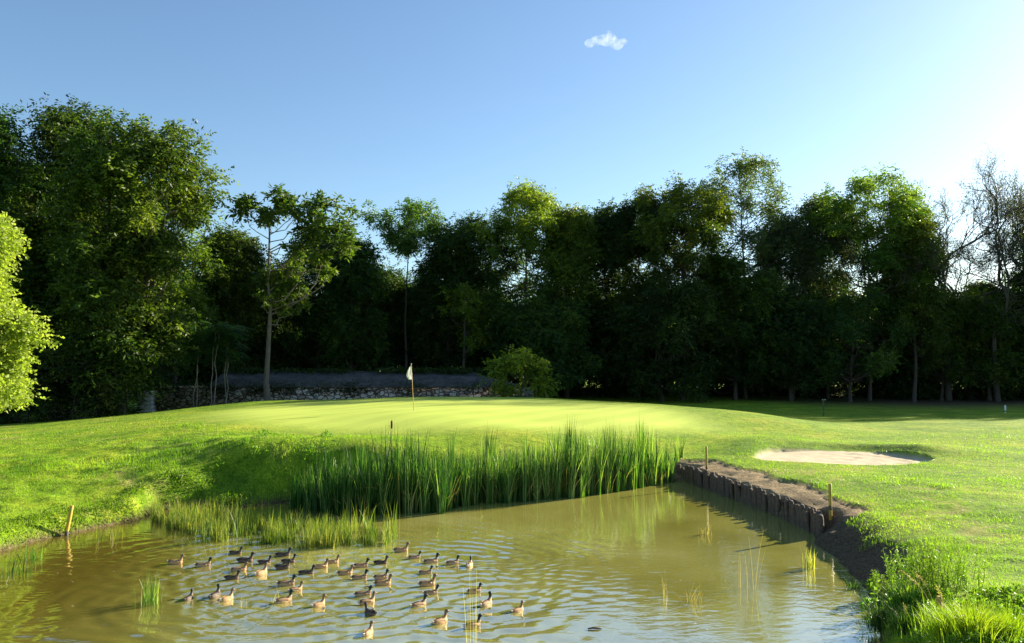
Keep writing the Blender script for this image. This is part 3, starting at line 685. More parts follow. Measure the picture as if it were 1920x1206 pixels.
M['stone'] = stone_mat()
M['palestone'] = plain('pale_limewashed_stone', (.42, .42, .38), .9, .35, 3, .03)
def tile_mat():
    m, n, l, b = mat_new('grey_flat_tiles')
    tc = n.new('ShaderNodeTexCoord'); br = n.new('ShaderNodeTexBrick'); l.new(tc.outputs['Object'], br.inputs['Vector'])
    br.inputs['Scale'].default_value = 3.2; br.inputs['Color1'].default_value = (.035, .037, .038, 1); br.inputs['Color2'].default_value = (.085, .085, .085, 1); br.inputs['Mortar'].default_value = (.05, .05, .06, 1)
    br.inputs['Mortar Size'].default_value = .03
    x = noise(n, l, 1.1, 7, tc.outputs['Object'], .75); r = ramp(n, [(.35, (.35, .36, .30)), (.65, (1.6, 1.5, 1.35))]); l.new(x.outputs[0], r.inputs[0])
    c = mixc(n, l, 1.0, br.outputs[0], r.outputs[0], 'MULTIPLY'); l.new(c, b.inputs['Base Color']); b.inputs['Roughness'].default_value = .8
    return m
M['tile'] = tile_mat()
def wall_block():
    a = D(286, 727, 66); b_ = D(985, 727, 66); rz = D(400, 727, 66); r2 = D(960, 727, 66); zt = a.z
    root = empty('stone_outbuilding', ((a.x + b_.x) / 2, 66, 2.0)); tag(root, 'long low rubble stone outbuilding with grey tiled roof behind the green', 'outbuilding')
    ox, oy, oz = root.location
    mb = MB(); rn = np.random.default_rng(4)
    # front wall as courses with an uneven top
    mb.box(((a.x + b_.x) / 2 - ox, .25, (zt - .2) / 2 - oz), ((b_.x - a.x) / 2, .25, (zt + .2) / 2))
    for k in range(90):   # proud coping stones
        x = a.x + (b_.x - a.x) * (k + .5) / 90 + rn.normal() * .03
        mb.box((x - ox, .22, zt - oz + .05 + rn.uniform(0, .03)), ((b_.x - a.x) / 185, .31 + rn.uniform(0, .03), .055), t=rn.random())
    mb.box((r2.x - ox - .25, 2.5, zt - .9 - oz), (.25, 1.95, .9)); mb.box((rz.x - ox + .25, 2.5, zt - .9 - oz), (.25, 1.95, .9))
    mb.build('wall', M['stone'], root)
    iv = MB()
    for k in range(26):
        x = rn.uniform(rz.x, r2.x - 2) - ox; c = rn.normal(size=(150, 3)) * (rn.uniform(.4, 1.1), .35, .16) + (x, 3.4, D(600, 698, 69.5).z - oz + .05); leaf_quads(iv, c, .22, .14, rn, .1, np.clip(rn.normal(.35, .2, 150), 0, 1))
    for k in range(16):
        x = rn.uniform(a.x, b_.x) - ox; c = rn.normal(size=(120, 3)) * (rn.uniform(.3, .8), .1, .3) + (x, -.12, zt - oz - .1); leaf_quads(iv, c, .18, .12, rn, .3, np.clip(rn.normal(.3, .2, 120), 0, 1))
    iv.build('ivy', M['leaf_dark'], root)
    # pitched roof with a hipped right end
    rb = MB(); z0 = zt + .10; z1 = D(600, 698, 69.5).z; x0, x1 = rz.x - .4 - ox, r2.x + .3 - ox
    hip = 4.0
    v = [(x0, -.2, z0 - oz), (x1, -.2, z0 - oz), (x1 - hip, 3.5, z1 - oz), (x0, 3.5, z1 - oz), (x0, 7.2, z0 - oz), (x1, 7.2, z0 - oz)]
    v2 = [(p[0], p[1], p[2] - .09) for p in v]
    rb.add(v + v2, [(0, 1, 2, 3), (3, 2, 5, 4), (6, 9, 8, 7), (9, 10, 11, 8), (0, 6, 7, 1), (4, 5, 11, 10)], .5)
    rb.add(v + v2, [(1, 5, 2), (7, 8, 11)], .5)
    rb.add(v + v2, [(1, 7, 11, 5), (0, 3, 9, 6), (3, 4, 10, 9)], .5)
    rb.build('roof', M['tile'], root)
    cb_ = MB(); cb_.tube([(x0, 3.5, z1 - oz + .02), (x1 - hip, 3.5, z1 - oz + .02), (x1 - .1, -.1, z0 - oz + .03)], .07, 6); cb_.build('ridge_tiles', M['tile'], root)
wall_block()
def pier(px0, px1, top, d, label, w=.35):
    a = D(px0, top, d); b_ = D(px1, top, d); root = empty('stone_pier', ((a.x + b_.x) / 2, d, g((a.x + b_.x) / 2, d) - .1)); tag(root, label, 'pier')
    ox, oy, oz = root.location; mb = MB(); h = a.z - oz; hw = (b_.x - a.x) / 2; rn = np.random.default_rng(int(px0))
    n = 5
    for k in range(n):
        q = 1 + rn.uniform(-.08, .12); mb.box((rn.normal() * .02, 0, h * (k + .5) / n), (hw * q, w * q, h / n / 2 - .006), rn.normal() * .03)
    mb.build('shaft', M['palestone'], root); c = MB(); c.box((0, 0, h + .06), (hw * 1.15, w * 1.2, .06)); c.build('cap', M['palestone'], root)
pier(262, 288, 736, 65, 'pale limewashed stone pier at the left end of the rubble wall', .4)
pier(982, 1000, 730, 65, 'small pale stone pier under the yellow-green bush at the wall end', .3)

# ------------------------------------------------------------------ timber revetment of the pond
def revetment():
    pts = [POLY[i] for i in range(len(POLY)) if PT[i] == 'w'] + [POLY[PT.index('s')]]
    pts = np.array(pts); ext = pts[-1] + (pts[-1] - pts[-2]) / np.linalg.norm(pts[-1] - pts[-2]) * .5; pts = np.vstack([pts, ext])
    seg = np.linalg.norm(np.diff(pts, axis=0), axis=1); cum = np.concatenate([[0], np.cumsum(seg)])
    rn = np.random.default_rng(7); s = 0.; k = 0
    logs = []; s = -.45
    while s < cum[-1]:
        logs.append(s); s += rn.uniform(.12, .17)
    root = empty('timber_revetment', (pts[0][0], pts[0][1], 0)); tag(root, 'dark upright log revetment holding the dirt bank at the pond corner', 'retaining wall')
    for q, s in enumerate(logs):
        x = np.interp(s, cum, pts[:, 0]) + min(s, 0) * .75; y = np.interp(s, cum, pts[:, 1]) - min(s, 0) * .6 + rn.normal() * .015; r = rn.uniform(.055, .095); h = .62 + rn.uniform(-.10, .05)
        lx, ly = rn.normal() * .05, rn.normal() * .05
        mb = MB(); zz = np.array([-.6, -.1, .2, .5, h - .03, h]); 
        p = np.stack([x - pts[0][0] + lx * (zz + .6) + rn.normal(size=6) * .006, y - pts[0][1] + ly * (zz + .6) + rn.normal(size=6) * .006, zz], -1)
        mb.tube(p, r * np.array([1, 1.03, .98, 1.02, .98, .8]), 9)
        mb.build('log', M['timber'], root, smooth=False)
revetment()

# ------------------------------------------------------------------ reeds, sedges, grasses
def blades(mb, base, h, w, lean, az, rng, n=4, tint=None, curl=.5):
    """curved tapering strips; base N x 3"""
    N = len(base); t = np.linspace(0, 1, n + 1)
    hx = np.cos(az); hy = np.sin(az); face = az + rng.normal(0, .9, N) + math.pi / 2
    wx = np.cos(face); wy = np.sin(face); V = []
    for k in range(n + 1):
        o = lean * (t[k] * (1 - curl) + curl * t[k] ** 2.4) * h
        zc = h * t[k] * (1 - .25 * (lean * t[k]) ** 2)
        ww = w * (1 - t[k] ** 2.2) * .5 + .0008
        c = base + np.stack([hx * o, hy * o, zc], -1)
        V.append(c - np.stack([wx * ww, wy * ww, 0 * ww], -1)); V.append(c + np.stack([wx * ww, wy * ww, 0 * ww], -1))
    m = 2 * (n + 1); v = np.stack(V, 1).reshape(-1, 3); i = np.arange(N)[:, None] * m
    f = np.concatenate([np.stack([i[:, 0] + 2 * k, i[:, 0] + 2 * k + 1, i[:, 0] + 2 * k + 3, i[:, 0] + 2 * k + 2], -1) for k in range(n)])
    if tint is None: tint = np.clip(rng.normal(.45, .18, N), 0, 1)
    mb.add(v, f, np.repeat(tint, m))
def cattail_bed():
    rng = np.random.default_rng(5); mb = MB(); db = MB(); sb_ = MB()
    # front line of the bed and its depth, along px
    fx = [545, 600, 680, 760, 830, 860, 900, 1000, 1100, 1200, 1285]; fy = [952, 965, 968, 962, 962, 950, 945, 940, 930, 915, 897]
    hx = [545, 600, 700, 740, 800, 900, 960, 1000, 1080, 1140, 1210, 1285]; ht = [1.0, 1.4, 1.8, 1.95, 1.75, 1.6, 1.6, 1.75, 2.1, 2.05, 1.95, .8]
    SPIKES = [(735, 14, 1.25), (790, 10, 1.15), (915, 9, 1.4), (1066, 12, 1.2), (1140, 14, 1.15), (1208, 12, 1.2), (680, 12, 1.2), (845, 8, 1.2), (990, 9, 1.2)]
    for k in range(820):
        px = rng.uniform(545, 1288) if k > 200 else rng.uniform(545, 1288)
        fyv = np.interp(px, fx, fy); p = P(px, fyv + rng.uniform(-3, 2), 0)
        back = rng.uniform(0, 1) ** 1.2 * np.interp(px, [545, 760, 1000, 1285], [2.6, 3.6, 3.8, 1.4]) if k > 120 else 0
        x, y = p.x * (1 + back / p.y), p.y + back
        if k > 120 and pond(np.array([x]), np.array([y]))[0][0] > .25: continue
        z = max(-.05, g(x, y) - .03); N = int(rng.integers(13, 24))
        hh = np.interp(px, hx, ht) * (1 - .0 * back) * rng.uniform(.72, 1.02)
        # tall tussocks at a few spots
        az = rng.uniform(0, 2 * math.pi, N); b_ = np.stack([x + np.cos(az) * rng.uniform(0, .08, N), y + np.sin(az) * rng.uniform(0, .08, N), np.full(N, z)], -1)
        lean = np.abs(rng.normal(.11, .11, N))
        tm = np.clip(rng.normal(.30 + .22 * (px > 860) + rng.normal() * .13, .24, N), 0, 1)
        for (sx, sw, sh) in SPIKES:
            if abs(px - sx) < sw and k % 2: hh = hh * sh; lean = lean * .5
        if rng.random() < .35:   # dead brown leaves low in the clump
            nd = 4; blades(db, b_[:nd], hh * rng.uniform(.35, .75, nd), rng.uniform(.012, .024, nd), np.abs(rng.normal(.45, .3, nd)), az[:nd], rng, 5, np.clip(rng.normal(.3, .2, nd), 0, 1), .8)
        blades(mb, b_, hh * (.55 + .68 * rng.uniform(0, 1, N) ** 1.5), rng.uniform(.014, .034, N), lean, az, rng, 5, tm, .75)
    for (sx, ty, n_) in [(700, 815, 8), (722, 795, 8), (737, 790, 16), (752, 800, 10), (775, 805, 14), (795, 808, 10), (650, 825, 10), (600, 835, 8), (845, 822, 8), (912, 800, 18), (922, 812, 8), (960, 822, 6), (990, 820, 8), (1030, 812, 8), (1064, 778, 12), (1078, 785, 12), (1095, 800, 10), (1138, 788, 12), (1150, 800, 8), (1175, 805, 10), (1205, 785, 14), (1222, 795, 12), (1250, 835, 8), (680, 818, 8), (870, 830, 6), (1115, 805, 8)]:
        fyv = np.interp(sx, fx, fy) - 7; p = P(sx, fyv, 0); top = D(sx, ty, p.y).z
        b_ = np.tile([p.x, p.y, -.03], (n_, 1)) + rng.normal(size=(n_, 3)) * (.13, .35, 0)
        blades(sb_, b_, top * rng.uniform(.84, 1.04, n_), rng.uniform(.028, .048, n_), np.abs(rng.normal(.05, .05, n_)), rng.uniform(0, 6.28, n_), rng, 6, np.clip(rng.normal(.5, .25, n_), 0, 1), .85)
    bed = mb.build('cattail_bed', M['reed']); tag(bed, 'tall green cattail reeds standing in the water before the green', 'reeds', kind='stuff')
    db.build('dead_leaves', M['drygrass'], bed); sb_.build('seed_stalks', M['stalk'], bed)
cattail_bed()
def sedge_bed():
    rng = np.random.default_rng(6); mb = MB(); N = 13000
    px = rng.uniform(285, 745, N); lo = np.interp(px, [285, 400, 480, 600, 745], [985, 1012, 1022, 1032, 1022]); hi = np.interp(px, [285, 420, 540, 745], [962, 958, 985, 990])
    lo = lo + 7 * vnoise(px, 0 * px, 22, 35) + 4 * vnoise(px, 0 * px, 7, 36)
    py = hi + (lo - hi) * rng.uniform(0, 1, N) ** .8
    keep = (vnoise(px, py, 26, 31) + vnoise(px, py, 9, 33) * .7 > -.35) & (px < 700 + 50 * rng.random(N)); px = px[keep]; py = py[keep]; N = len(px)
    b_ = np.array([P(a, c, -.02) for a, c in zip(px, py)]); cl = vnoise(b_[:, 0], b_[:, 1], .35, 32)
    h = rng.uniform(.08, .48, N) * (1 + .35 * cl)
    blades(mb, b_, h, rng.uniform(.008, .016, N), np.abs(rng.normal(.15, .15, N)), rng.uniform(0, 6.28, N), rng, 2, np.clip(rng.normal(.42, .27, N) + .2 * cl, 0, 1))
    # taller green reeds among them
    for (qx, qy, hh, n) in [(385,1018,.95,26),(425,1005,.8,14),(365,1000,.9,14),(450,1010,.95,18),(330,990,.75,14),(300,975,.7,12),(560,1020,.9,9),(600,1015,.85,9),(640,1015,.8,8),(690,1012,1.0,16),(735,1010,1.05,14),(660,1000,.9,8),(520,1000,.8,8),(490,985,.8,10),(345,975,.7,12),(400,975,.8,14)]:
        p = P(qx, qy, -.02); az = rng.uniform(0, 6.28, n)
        blades(mb, np.tile(np.array(p), (n, 1)) + rng.normal(size=(n, 3)) * (.14, .14, 0), hh * rng.uniform(.6, 1.1, n), rng.uniform(.012, .022, n), np.abs(rng.normal(.15, .1, n)), az, rng, 4, np.clip(rng.normal(.5, .15, n), 0, 1))
    tag(mb.build('sedge_bed', M['sedge']), 'low yellowish sedge growing through the shallows left of the cattails', 'sedge', kind='stuff')
sedge_bed()

def clump(px, py, n, h, spread, mat, label, name='rush_clump', cat='rushes', seed=1, wd=.014, tint=.5, lean=.2, group=None, z=None, curl=.5, foot=.1):
    rng = np.random.default_rng(seed); zz = z
    p = P(px, py, 0 if zz is None else zz)
    o0 = (p.x, p.y, p.z); mb = MB(); az = rng.uniform(0, 6.28, n)
    b_ = np.stack([rng.normal(size=n) * foot, rng.normal(size=n) * foot, np.full(n, -.04)], -1)
    blades(mb, b_, h * rng.uniform(.55, 1.1, n), wd * rng.uniform(.7, 1.3, n), np.abs(rng.normal(lean, spread, n)), az, rng, 4, np.clip(rng.normal(tint, .18, n), 0, 1), curl)
    o = mb.build(name, M[mat]); o.location = o0; tag(o, label, cat, group); return o
clump(283, 1132, 46, .62, .12, 'reed', 'green rush clump alone in open water left of the ducks', seed=301, tint=.65, lean=.1, foot=.11)
clump(42, 1077, 40, .5, .15, 'reed', 'sparse rush clump in the shallows near the left edge', seed=302, tint=.45, lean=.2, foot=.2)
clump(62, 1050, 22, .4, .15, 'reed', 'small rush clump just behind the sparse one near the left edge', seed=303, tint=.45, lean=.2, foot=.12)
clump(205, 1012, 20, .5, .2, 'sedge', 'thin rush tuft beside the left bank, right of the leaning stake', seed=304, tint=.5, foot=.15)
clump(1518, 1066, 46, .5, .25, 'sedge', 'reddish-brown grass tuft in dark water below the eroded bank', seed=305, tint=.8, lean=.3, foot=.06)
clump(1318, 1004, 16, .35, .35, 'drygrass', 'dry weed stubble in the water off the log wall', 'weed_stalks', 'water weed', seed=306, tint=.4, wd=.012, foot=.12)
clump(1290, 1128, 16, .4, .4, 'drygrass', 'pale bent weed stalks low in the sky reflection', 'weed_stalks', 'water weed', seed=307, tint=.4, lean=.4, wd=.008)
clump(1245, 1115, 6, .5, .3, 'drygrass', 'few thin weed stalks left of the pale bent ones', 'weed_stalks', 'water weed', seed=308, tint=.5, wd=.007)
clump(1408, 1105, 9, 1.25, .06, 'drygrass', 'tall thin dry stems standing in the pond, right of centre', 'dry_stems', 'dry stems', seed=309, tint=.45, wd=.005, lean=.14, foot=.1)
clump(886, 1215, 7, 1.55, .03, 'drygrass', 'tall thin dry stems rising before the ducks at the bottom', 'dry_stems', 'dry stems', seed=310, tint=.6, wd=.005, lean=.05, foot=.1)
clump(515, 1128, 5, .28, .2, 'drygrass', 'few straws poking from the water among the ducks', 'weed_stalks', 'water weed', seed=311, tint=.5, wd=.008, foot=.05)
clump(455, 1133, 4, .2, .2, 'drygrass', 'short straws beside the ducks swimming away on the left', 'weed_stalks', 'water weed', seed=312, tint=.5, wd=.008, foot=.04)

# lone brown cattail above the bed
def cattail(px, base, top, d, label, seed, th=1.):
    b_ = D(px, base, d); t = D(px + 3, top, d); root = empty('cattail', (b_.x, b_.y, max(0, g(b_.x, b_.y)) - .02)); tag(root, label, 'cattail', 'cattail spikes')
    h = t.z - root.location.z; mb = MB(); mb.tube([(0, 0, 0), (.01, 0, h * .5), (.03, 0, h)], [.008, .007, .004], 5); mb.build('stem', M['reed'], root)
    s = MB(); zz = np.array([h - .36, h - .34, h - .2, h - .1, h - .08]); s.tube(np.stack([.025 + 0 * zz, 0 * zz, zz], -1), [.01 * th, .032 * th, .036 * th, .032 * th, .008], 8); s.build('spike', M['cattail'], root, smooth=True)
cattail(732, 945, 784, 27, 'fat brown cattail spike standing highest above the left of the reed bed', 1)
cattail(913, 940, 812, 27.5, 'thin dark cattail spike above the middle of the reed bed', 2, .5)
cattail(1066, 930, 800, 28.5, 'dark cattail spike above the tall right part of the reed bed', 3, .5)

# lawn and bank grass: real blades
def scatter_grass():
    rng = np.random.default_rng(8); N = 420000
    d = np.exp(rng.uniform(math.log(9.5), math.log(46), N)); u = rng.uniform(-.80, .80, N); x = u * d; y = d
    z, dirt, sand, fine, wet_shade, sd = ground(x, y, True)
    hb = .04 + .05 * np.clip(vnoise(x, y, 1.1, 41), 0, 1)
    lft = (x < -4) & (y < 33)
    hb = np.where(lft, hb * 1.3, hb) * (1 + .6 * vnoise(x, y, .33, 45))
    shore = np.exp(-np.clip(sd, 0, 9) / .5); hb = hb + .13 * shore * (1 - dirt)
    bankb = ss(29.6, 28.5, y) * ss(25.5, 27, y) * (x < -6)
    hb = hb + .05 * bankb
    keep = (sd > .04) & (dirt < .4) & (sand < .2) & (fine < .1) & ((rng.random(N) < np.clip(1.15 - (y - 22) / 26, .15, 1)) | (shore > .2)) & ~((x > -7) & (x < 9) & (y > 26) & (sd < 1.0) & (rng.random(N) < .5)) & (y > 9.6)
    x, y, z, hb, sd = x[keep], y[keep], z[keep], hb[keep], sd[keep]; n = len(x)
    h = hb * rng.uniform(.5, 1.4, n); w = np.clip(y * .0006, .006, .022) * rng.uniform(.7, 1.3, n)
    tn = np.clip(.42 + .34 * vnoise(x, y, 2.2, 42) * np.where(x > 4, .5, 1) + np.where(x > 4, .18, .3) * vnoise(x, y, .5, 43) + rng.normal(size=n) * .12, 0, 1)
    mb = MB(); blades(mb, np.stack([x, y, z - .01], -1), h, w, np.abs(rng.normal(.5, .4, n)), rng.uniform(0, 6.28, n), rng, 1, tn, .3)
    tag(mb.build('grass', M['grassblade']), 'short bright grass of the rough banks and lawns', 'grass', kind='stuff')
scatter_grass()

# leafy weeds along the shores
def leaf_clump(cx, cy, r, h, n, rng, mb, L=.07, W=.035, t=.5):
    c = rng.normal(size=(n, 3)) * (r * .5, r * .5, 0); q = np.clip(1 - (np.hypot(c[:, 0], c[:, 1]) / r) ** 2, .1, 1)
    c[:, 2] = rng.uniform(.1, 1, n) * h * q; c += (cx, cy, 0)
    c[:, 2] += ground(c[:, 0], c[:, 1])
    leaf_quads(mb, c, L, W, rng, -.1, np.clip(rng.normal(t, .18, n), 0, 1))
def shore_weeds():
    rng = np.random.default_rng(15); mb = MB()
    for k in range(70):     # left shore
        i = rng.integers(1, 9); a, b_ = POLY[i], POLY[i + 1]; t = rng.random(); p = a + (b_ - a) * t
        nx, ny = -(b_ - a)[1], (b_ - a)[0]; nl = math.hypot(nx, ny); o = rng.uniform(.1, .9)
        leaf_clump(p[0] + nx / nl * o, p[1] + ny / nl * o, rng.uniform(.2, .5), rng.uniform(.06, .2), 80, rng, mb, .07, .035, .5 + rng.normal() * .1)
    tag(mb.build('bank_weeds', M['weed']), 'low leafy weeds along the lit left shore', 'weeds', kind='stuff')
    mb = MB()
    for k in range(7):      # bank at the left of the cattails, in shade
        px = rng.uniform(380, 620); p = P(px, rng.uniform(905, 935), .3); leaf_clump(p.x, max(p.y, 26.6) + rng.uniform(0, 1.4), .35, .22, 110, rng, mb, .09, .05, .35)
    tag(mb.build('hollow_weeds', M['weed']), 'darker leafy weeds on the steep bank left of the cattails', 'weeds', kind='stuff')
shore_weeds()
# corner vegetation bottom right
def near(px, py, z): p = P(px, py, z); return p.x, p.y
def fluffy(px, py, z, n, h, foot, label, seed):
    """a bushy herb: many thin upright stems, each with small leaves"""
    rng = np.random.default_rng(seed); p = P(px, py, z); gz = g(p.x, p.y)
    root = empty('feathery_herb', (p.x, p.y, gz)); tag(root, label, 'wild plant', 'feathery herbs on the pond corner')
    st = MB(); lf = MB()
    for k in range(n):
        a = rng.uniform(0, 6.28); b0 = np.array([rng.normal() * foot, rng.normal() * foot, 0]); hh = h * rng.uniform(.55, 1.05)
        e = b0 + (math.cos(a) * hh * .18, math.sin(a) * hh * .18, hh); m_ = (b0 + e) / 2 + rng.normal(size=3) * .02
        st.tube([b0, m_, e], [.006, .005, .002], 4, t=.4)
        t = rng.uniform(.2, 1, 60)[:, None]; c = b0 + (e - b0) * t + rng.normal(size=(60, 3)) * .028 * (1.3 - t)
        leaf_quads(lf, c, .06, .012, rng, -.5, np.clip(rng.normal(.6, .15, 60), 0, 1))
    st.build('stem', M['weed'], root); lf.build('foliage', M['weed'], root)
fluffy(1750, 1120, .75, 34, .85, .20, 'tallest feathery herb, pale green, at the pond corner', 401)
fluffy(1705, 1125, .6, 26, .75, .18, 'feathery herb left of the tallest one at the pond corner', 402)
fluffy(1790, 1105, .8, 24, .55, .22, 'low feathery herb right of the tallest one on the lawn edge', 403)
fluffy(1672, 1115, .35, 16, .5, .14, 'short feathery herb nearest the water on the dirt slope', 404)
def broad_weed(px, py, z, h, label, seed):
    rng = np.random.default_rng(seed); p = P(px, py, z); gz = g(p.x, p.y); root = empty('broadleaf_weed', (p.x, p.y, gz)); tag(root, label, 'wild plant', 'broadleaf weeds at the pond corner')
    st = MB(); lf = MB()
    for k in range(5):
        b0 = np.array([rng.normal() * .12, rng.normal() * .12, 0]); e = b0 + (rng.normal() * .06, rng.normal() * .06, h * rng.uniform(.6, 1.05)); st.tube([b0, e], [.01, .005], 4)
        for q in range(26):
            t = .2 + .8 * q / 26; c = (b0 + (e - b0) * t)[None]; leaf_quads(lf, c, .13 * (1.25 - t * .6), .045, rng, -.55, np.array([np.clip(rng.normal(.45, .12), 0, 1)]))
    st.build('stem', M['weed'], root); lf.build('foliage', M['weed'], root)
broad_weed(1643, 1095, .3, .5, 'upright broadleaf weed catching the sun at the pond corner', 411)
broad_weed(1632, 1125, .15, .4, 'shaded broadleaf weed close to the water at the pond corner', 412)
broad_weed(1665, 1140, .4, .42, 'broadleaf weed at the foot of the feathery herbs', 413)
def tuft(px, py, z, n, h, foot, label, seed, mat='grassblade', tint=.55, wd=.009, lean=.45):
    p = P(px, py, z); gz = max(0, g(p.x, p.y))
    rng = np.random.default_rng(seed); mb = MB(); az = rng.uniform(0, 6.28, n); r_ = np.abs(rng.normal(size=n)) * foot
    b_ = np.stack([np.cos(az) * r_, np.sin(az) * r_, np.full(n, -.03)], -1)
    blades(mb, b_, h * rng.uniform(.5, 1.1, n), wd * rng.uniform(.7, 1.3, n), np.abs(rng.normal(lean, .2, n)), az + rng.normal(size=n) * .4, rng, 4, np.clip(rng.normal(tint, .18, n), 0, 1), .7)
    o = mb.build('grass_tuft', M[mat]); o.location = (p.x, p.y, gz); tag(o, label, 'grass tuft', 'grass tufts at the pond corner')
tuft(1655, 1180, .1, 420, .48, .18, 'dark green grass tuft leaning over the water at lower right', 421, 'reed', .35)
tuft(1700, 1175, .35, 320, .42, .2, 'shaded grass tuft behind the overhanging dark one', 422, 'reed', .3)
tuft(1830, 1225, .85, 900, .42, .26, 'big bright grass tussock at the bottom right', 423, 'grassblade', .55)
tuft(1775, 1235, .7, 500, .38, .2, 'bright grass tussock left of the biggest one, cut by the bottom edge', 424, 'grassblade', .5)
tuft(1895, 1215, .9, 520, .34, .24, 'bright grass tussock at the bottom right corner', 425, 'grassblade', .5)
tuft(1700, 1215, .3, 260, .4, .15, 'dark grass tuft low at the bottom edge beside the water', 426, 'reed', .3)
tuft(1600, 1085, .2, 60, .22, .1, 'thin grass sprouting from the eroded dirt slope', 427, 'reed', .3)
def corner_cover():
    rng = np.random.default_rng(16); mb = MB()
    for k in range(90):
        px = rng.uniform(1660, 1990); py = rng.uniform(1120, 1290); p = P(px, py, .75)
        if pond(np.array([p.x]), np.array([p.y]))[0][0] < .05: continue
        leaf_clump(p.x, p.y, rng.uniform(.15, .35), rng.uniform(.08, .22), 150, rng, mb, .05, .03, .42)
    tag(mb.build('ground_cover', M['weed']), 'dark leafy ground cover around the tussocks at lower right', 'ground cover', kind='stuff')
corner_cover()
def seedhead(px, py, z, h, lean, label, seed):
    rng = np.random.default_rng(seed); p = P(px, py, z); root = empty('seeding_grass', (p.x, p.y, max(0, g(p.x, p.y)))); tag(root, label, 'grass stalk', 'seeding grass stalks at the pond corner')
    t = np.linspace(0, 1, 7); pts = np.stack([-lean * h * t ** 2, 0 * t, h * t], -1); mb = MB(); mb.tube(pts, .0035, 4); mb.build('stem', M['drygrass'], root)
    s = MB(); q = rng.uniform(.62, 1, 70)[:, None]; c = np.hstack([-lean * h * q ** 2, 0 * q, h * q]) + rng.normal(size=(70, 3)) * .009; leaf_quads(s, c, .035, .012, rng, -.2); s.build('seed_head', M['drygrass'], root)
for i, (px, py, z, h, ln, lab) in enumerate([(1745,1185,.5,.62,.75,'longest pale seeding stalk arching left over the water'),(1750,1180,.5,.55,.5,'pale seeding stalk just right of the longest arching one'),(1700,1212,.3,.36,.05,'short upright seeding stalk above the bottom edge'),(1772,1178,.6,.4,.3,'short seeding stalk beside the hidden yellow stake'),(1655,1225,.1,.42,.3,'bent dry stalk at the very bottom beside the water')]):
    seedhead(px, py, z, h, ln, lab, 430 + i)

# ------------------------------------------------------------------ marker stakes, flag, small things
def stake(px, base, top, z, label, w=.04, lean=(0, 0), d=None, deep=.3, mat='yellow'):
    p = P(px, base, z) if d is None else D(px, base, d)
    t = D(px, top, p.y); h = t.z - p.z
    root = empty('marker_stake', (p.x, p.y, p.z)); tag(root, label, 'stake', 'hazard marker stakes')
    mb = MB(); v = []
    sec = [(-deep, 1), (0, 1), (h * .5, 1), (h - .02, .98), (h, .7)]
    n = 8
    for zz, k in sec:
        for q in range(n):
            a = q * math.pi / 4 + math.pi / 8; rr = w * k
            v.append((lean[0] * zz + math.cos(a) * rr, lean[1] * zz + math.sin(a) * rr, zz))
    f = [(i * n + q, i * n + (q + 1) % n, (i + 1) * n + (q + 1) % n, (i + 1) * n + q) for i in range(4) for q in range(n)]
    mb.add(v, f); m = (len(sec) - 1) * n; mb.add(v[m:m + 8], [(0, 1, 2, 3), (0, 3, 4, 7), (4, 5, 6, 7)])
    mb.build('post', M[mat], root)
    c = MB(); c.tube([(lean[0] * (.02), 0, -.02), (lean[0] * .1, lean[1] * .1, .1)], w * 1.06, 8); c.build('muddy_foot', M['darkcap'], root)
    return root
stake(124, 1003, 948, .02, 'leaning yellow stake in the water at the left bank', .05, (.18, 0))
stake(1325, 879, 837, .68, 'yellow stake on the dirt ledge near the far end of the log wall', .038)
stake(1557, 955, 907, .66, 'yellow stake on the dirt bank at the near end of the log wall', .045)
stake(1762, 1175, 1118, .62, 'yellow stake half hidden in the grass at the pond corner', .045)
stake(1885, 772, 760, 2, 'small pale stake far off on the shaded right lawn', .06, d=66, mat='flag')
def far_post():
    p = D(1544, 771, 62); z = g(p.x, p.y); root = empty('tee_post', (p.x, p.y, z)); tag(root, 'dark wooden post with a crosspiece on the shaded far lawn', 'post')
    h = D(1544, 749, 62).z - z; mb = MB(); mb.tube([(0, 0, -.1), (0, 0, h)], .05, 8); mb.build('post', M['timber'], root)
    c = MB(); c.box((.05, 0, h - .03), (.15, .03, .03), .1); c.build('crosspiece', M['palestone'], root)
far_post()
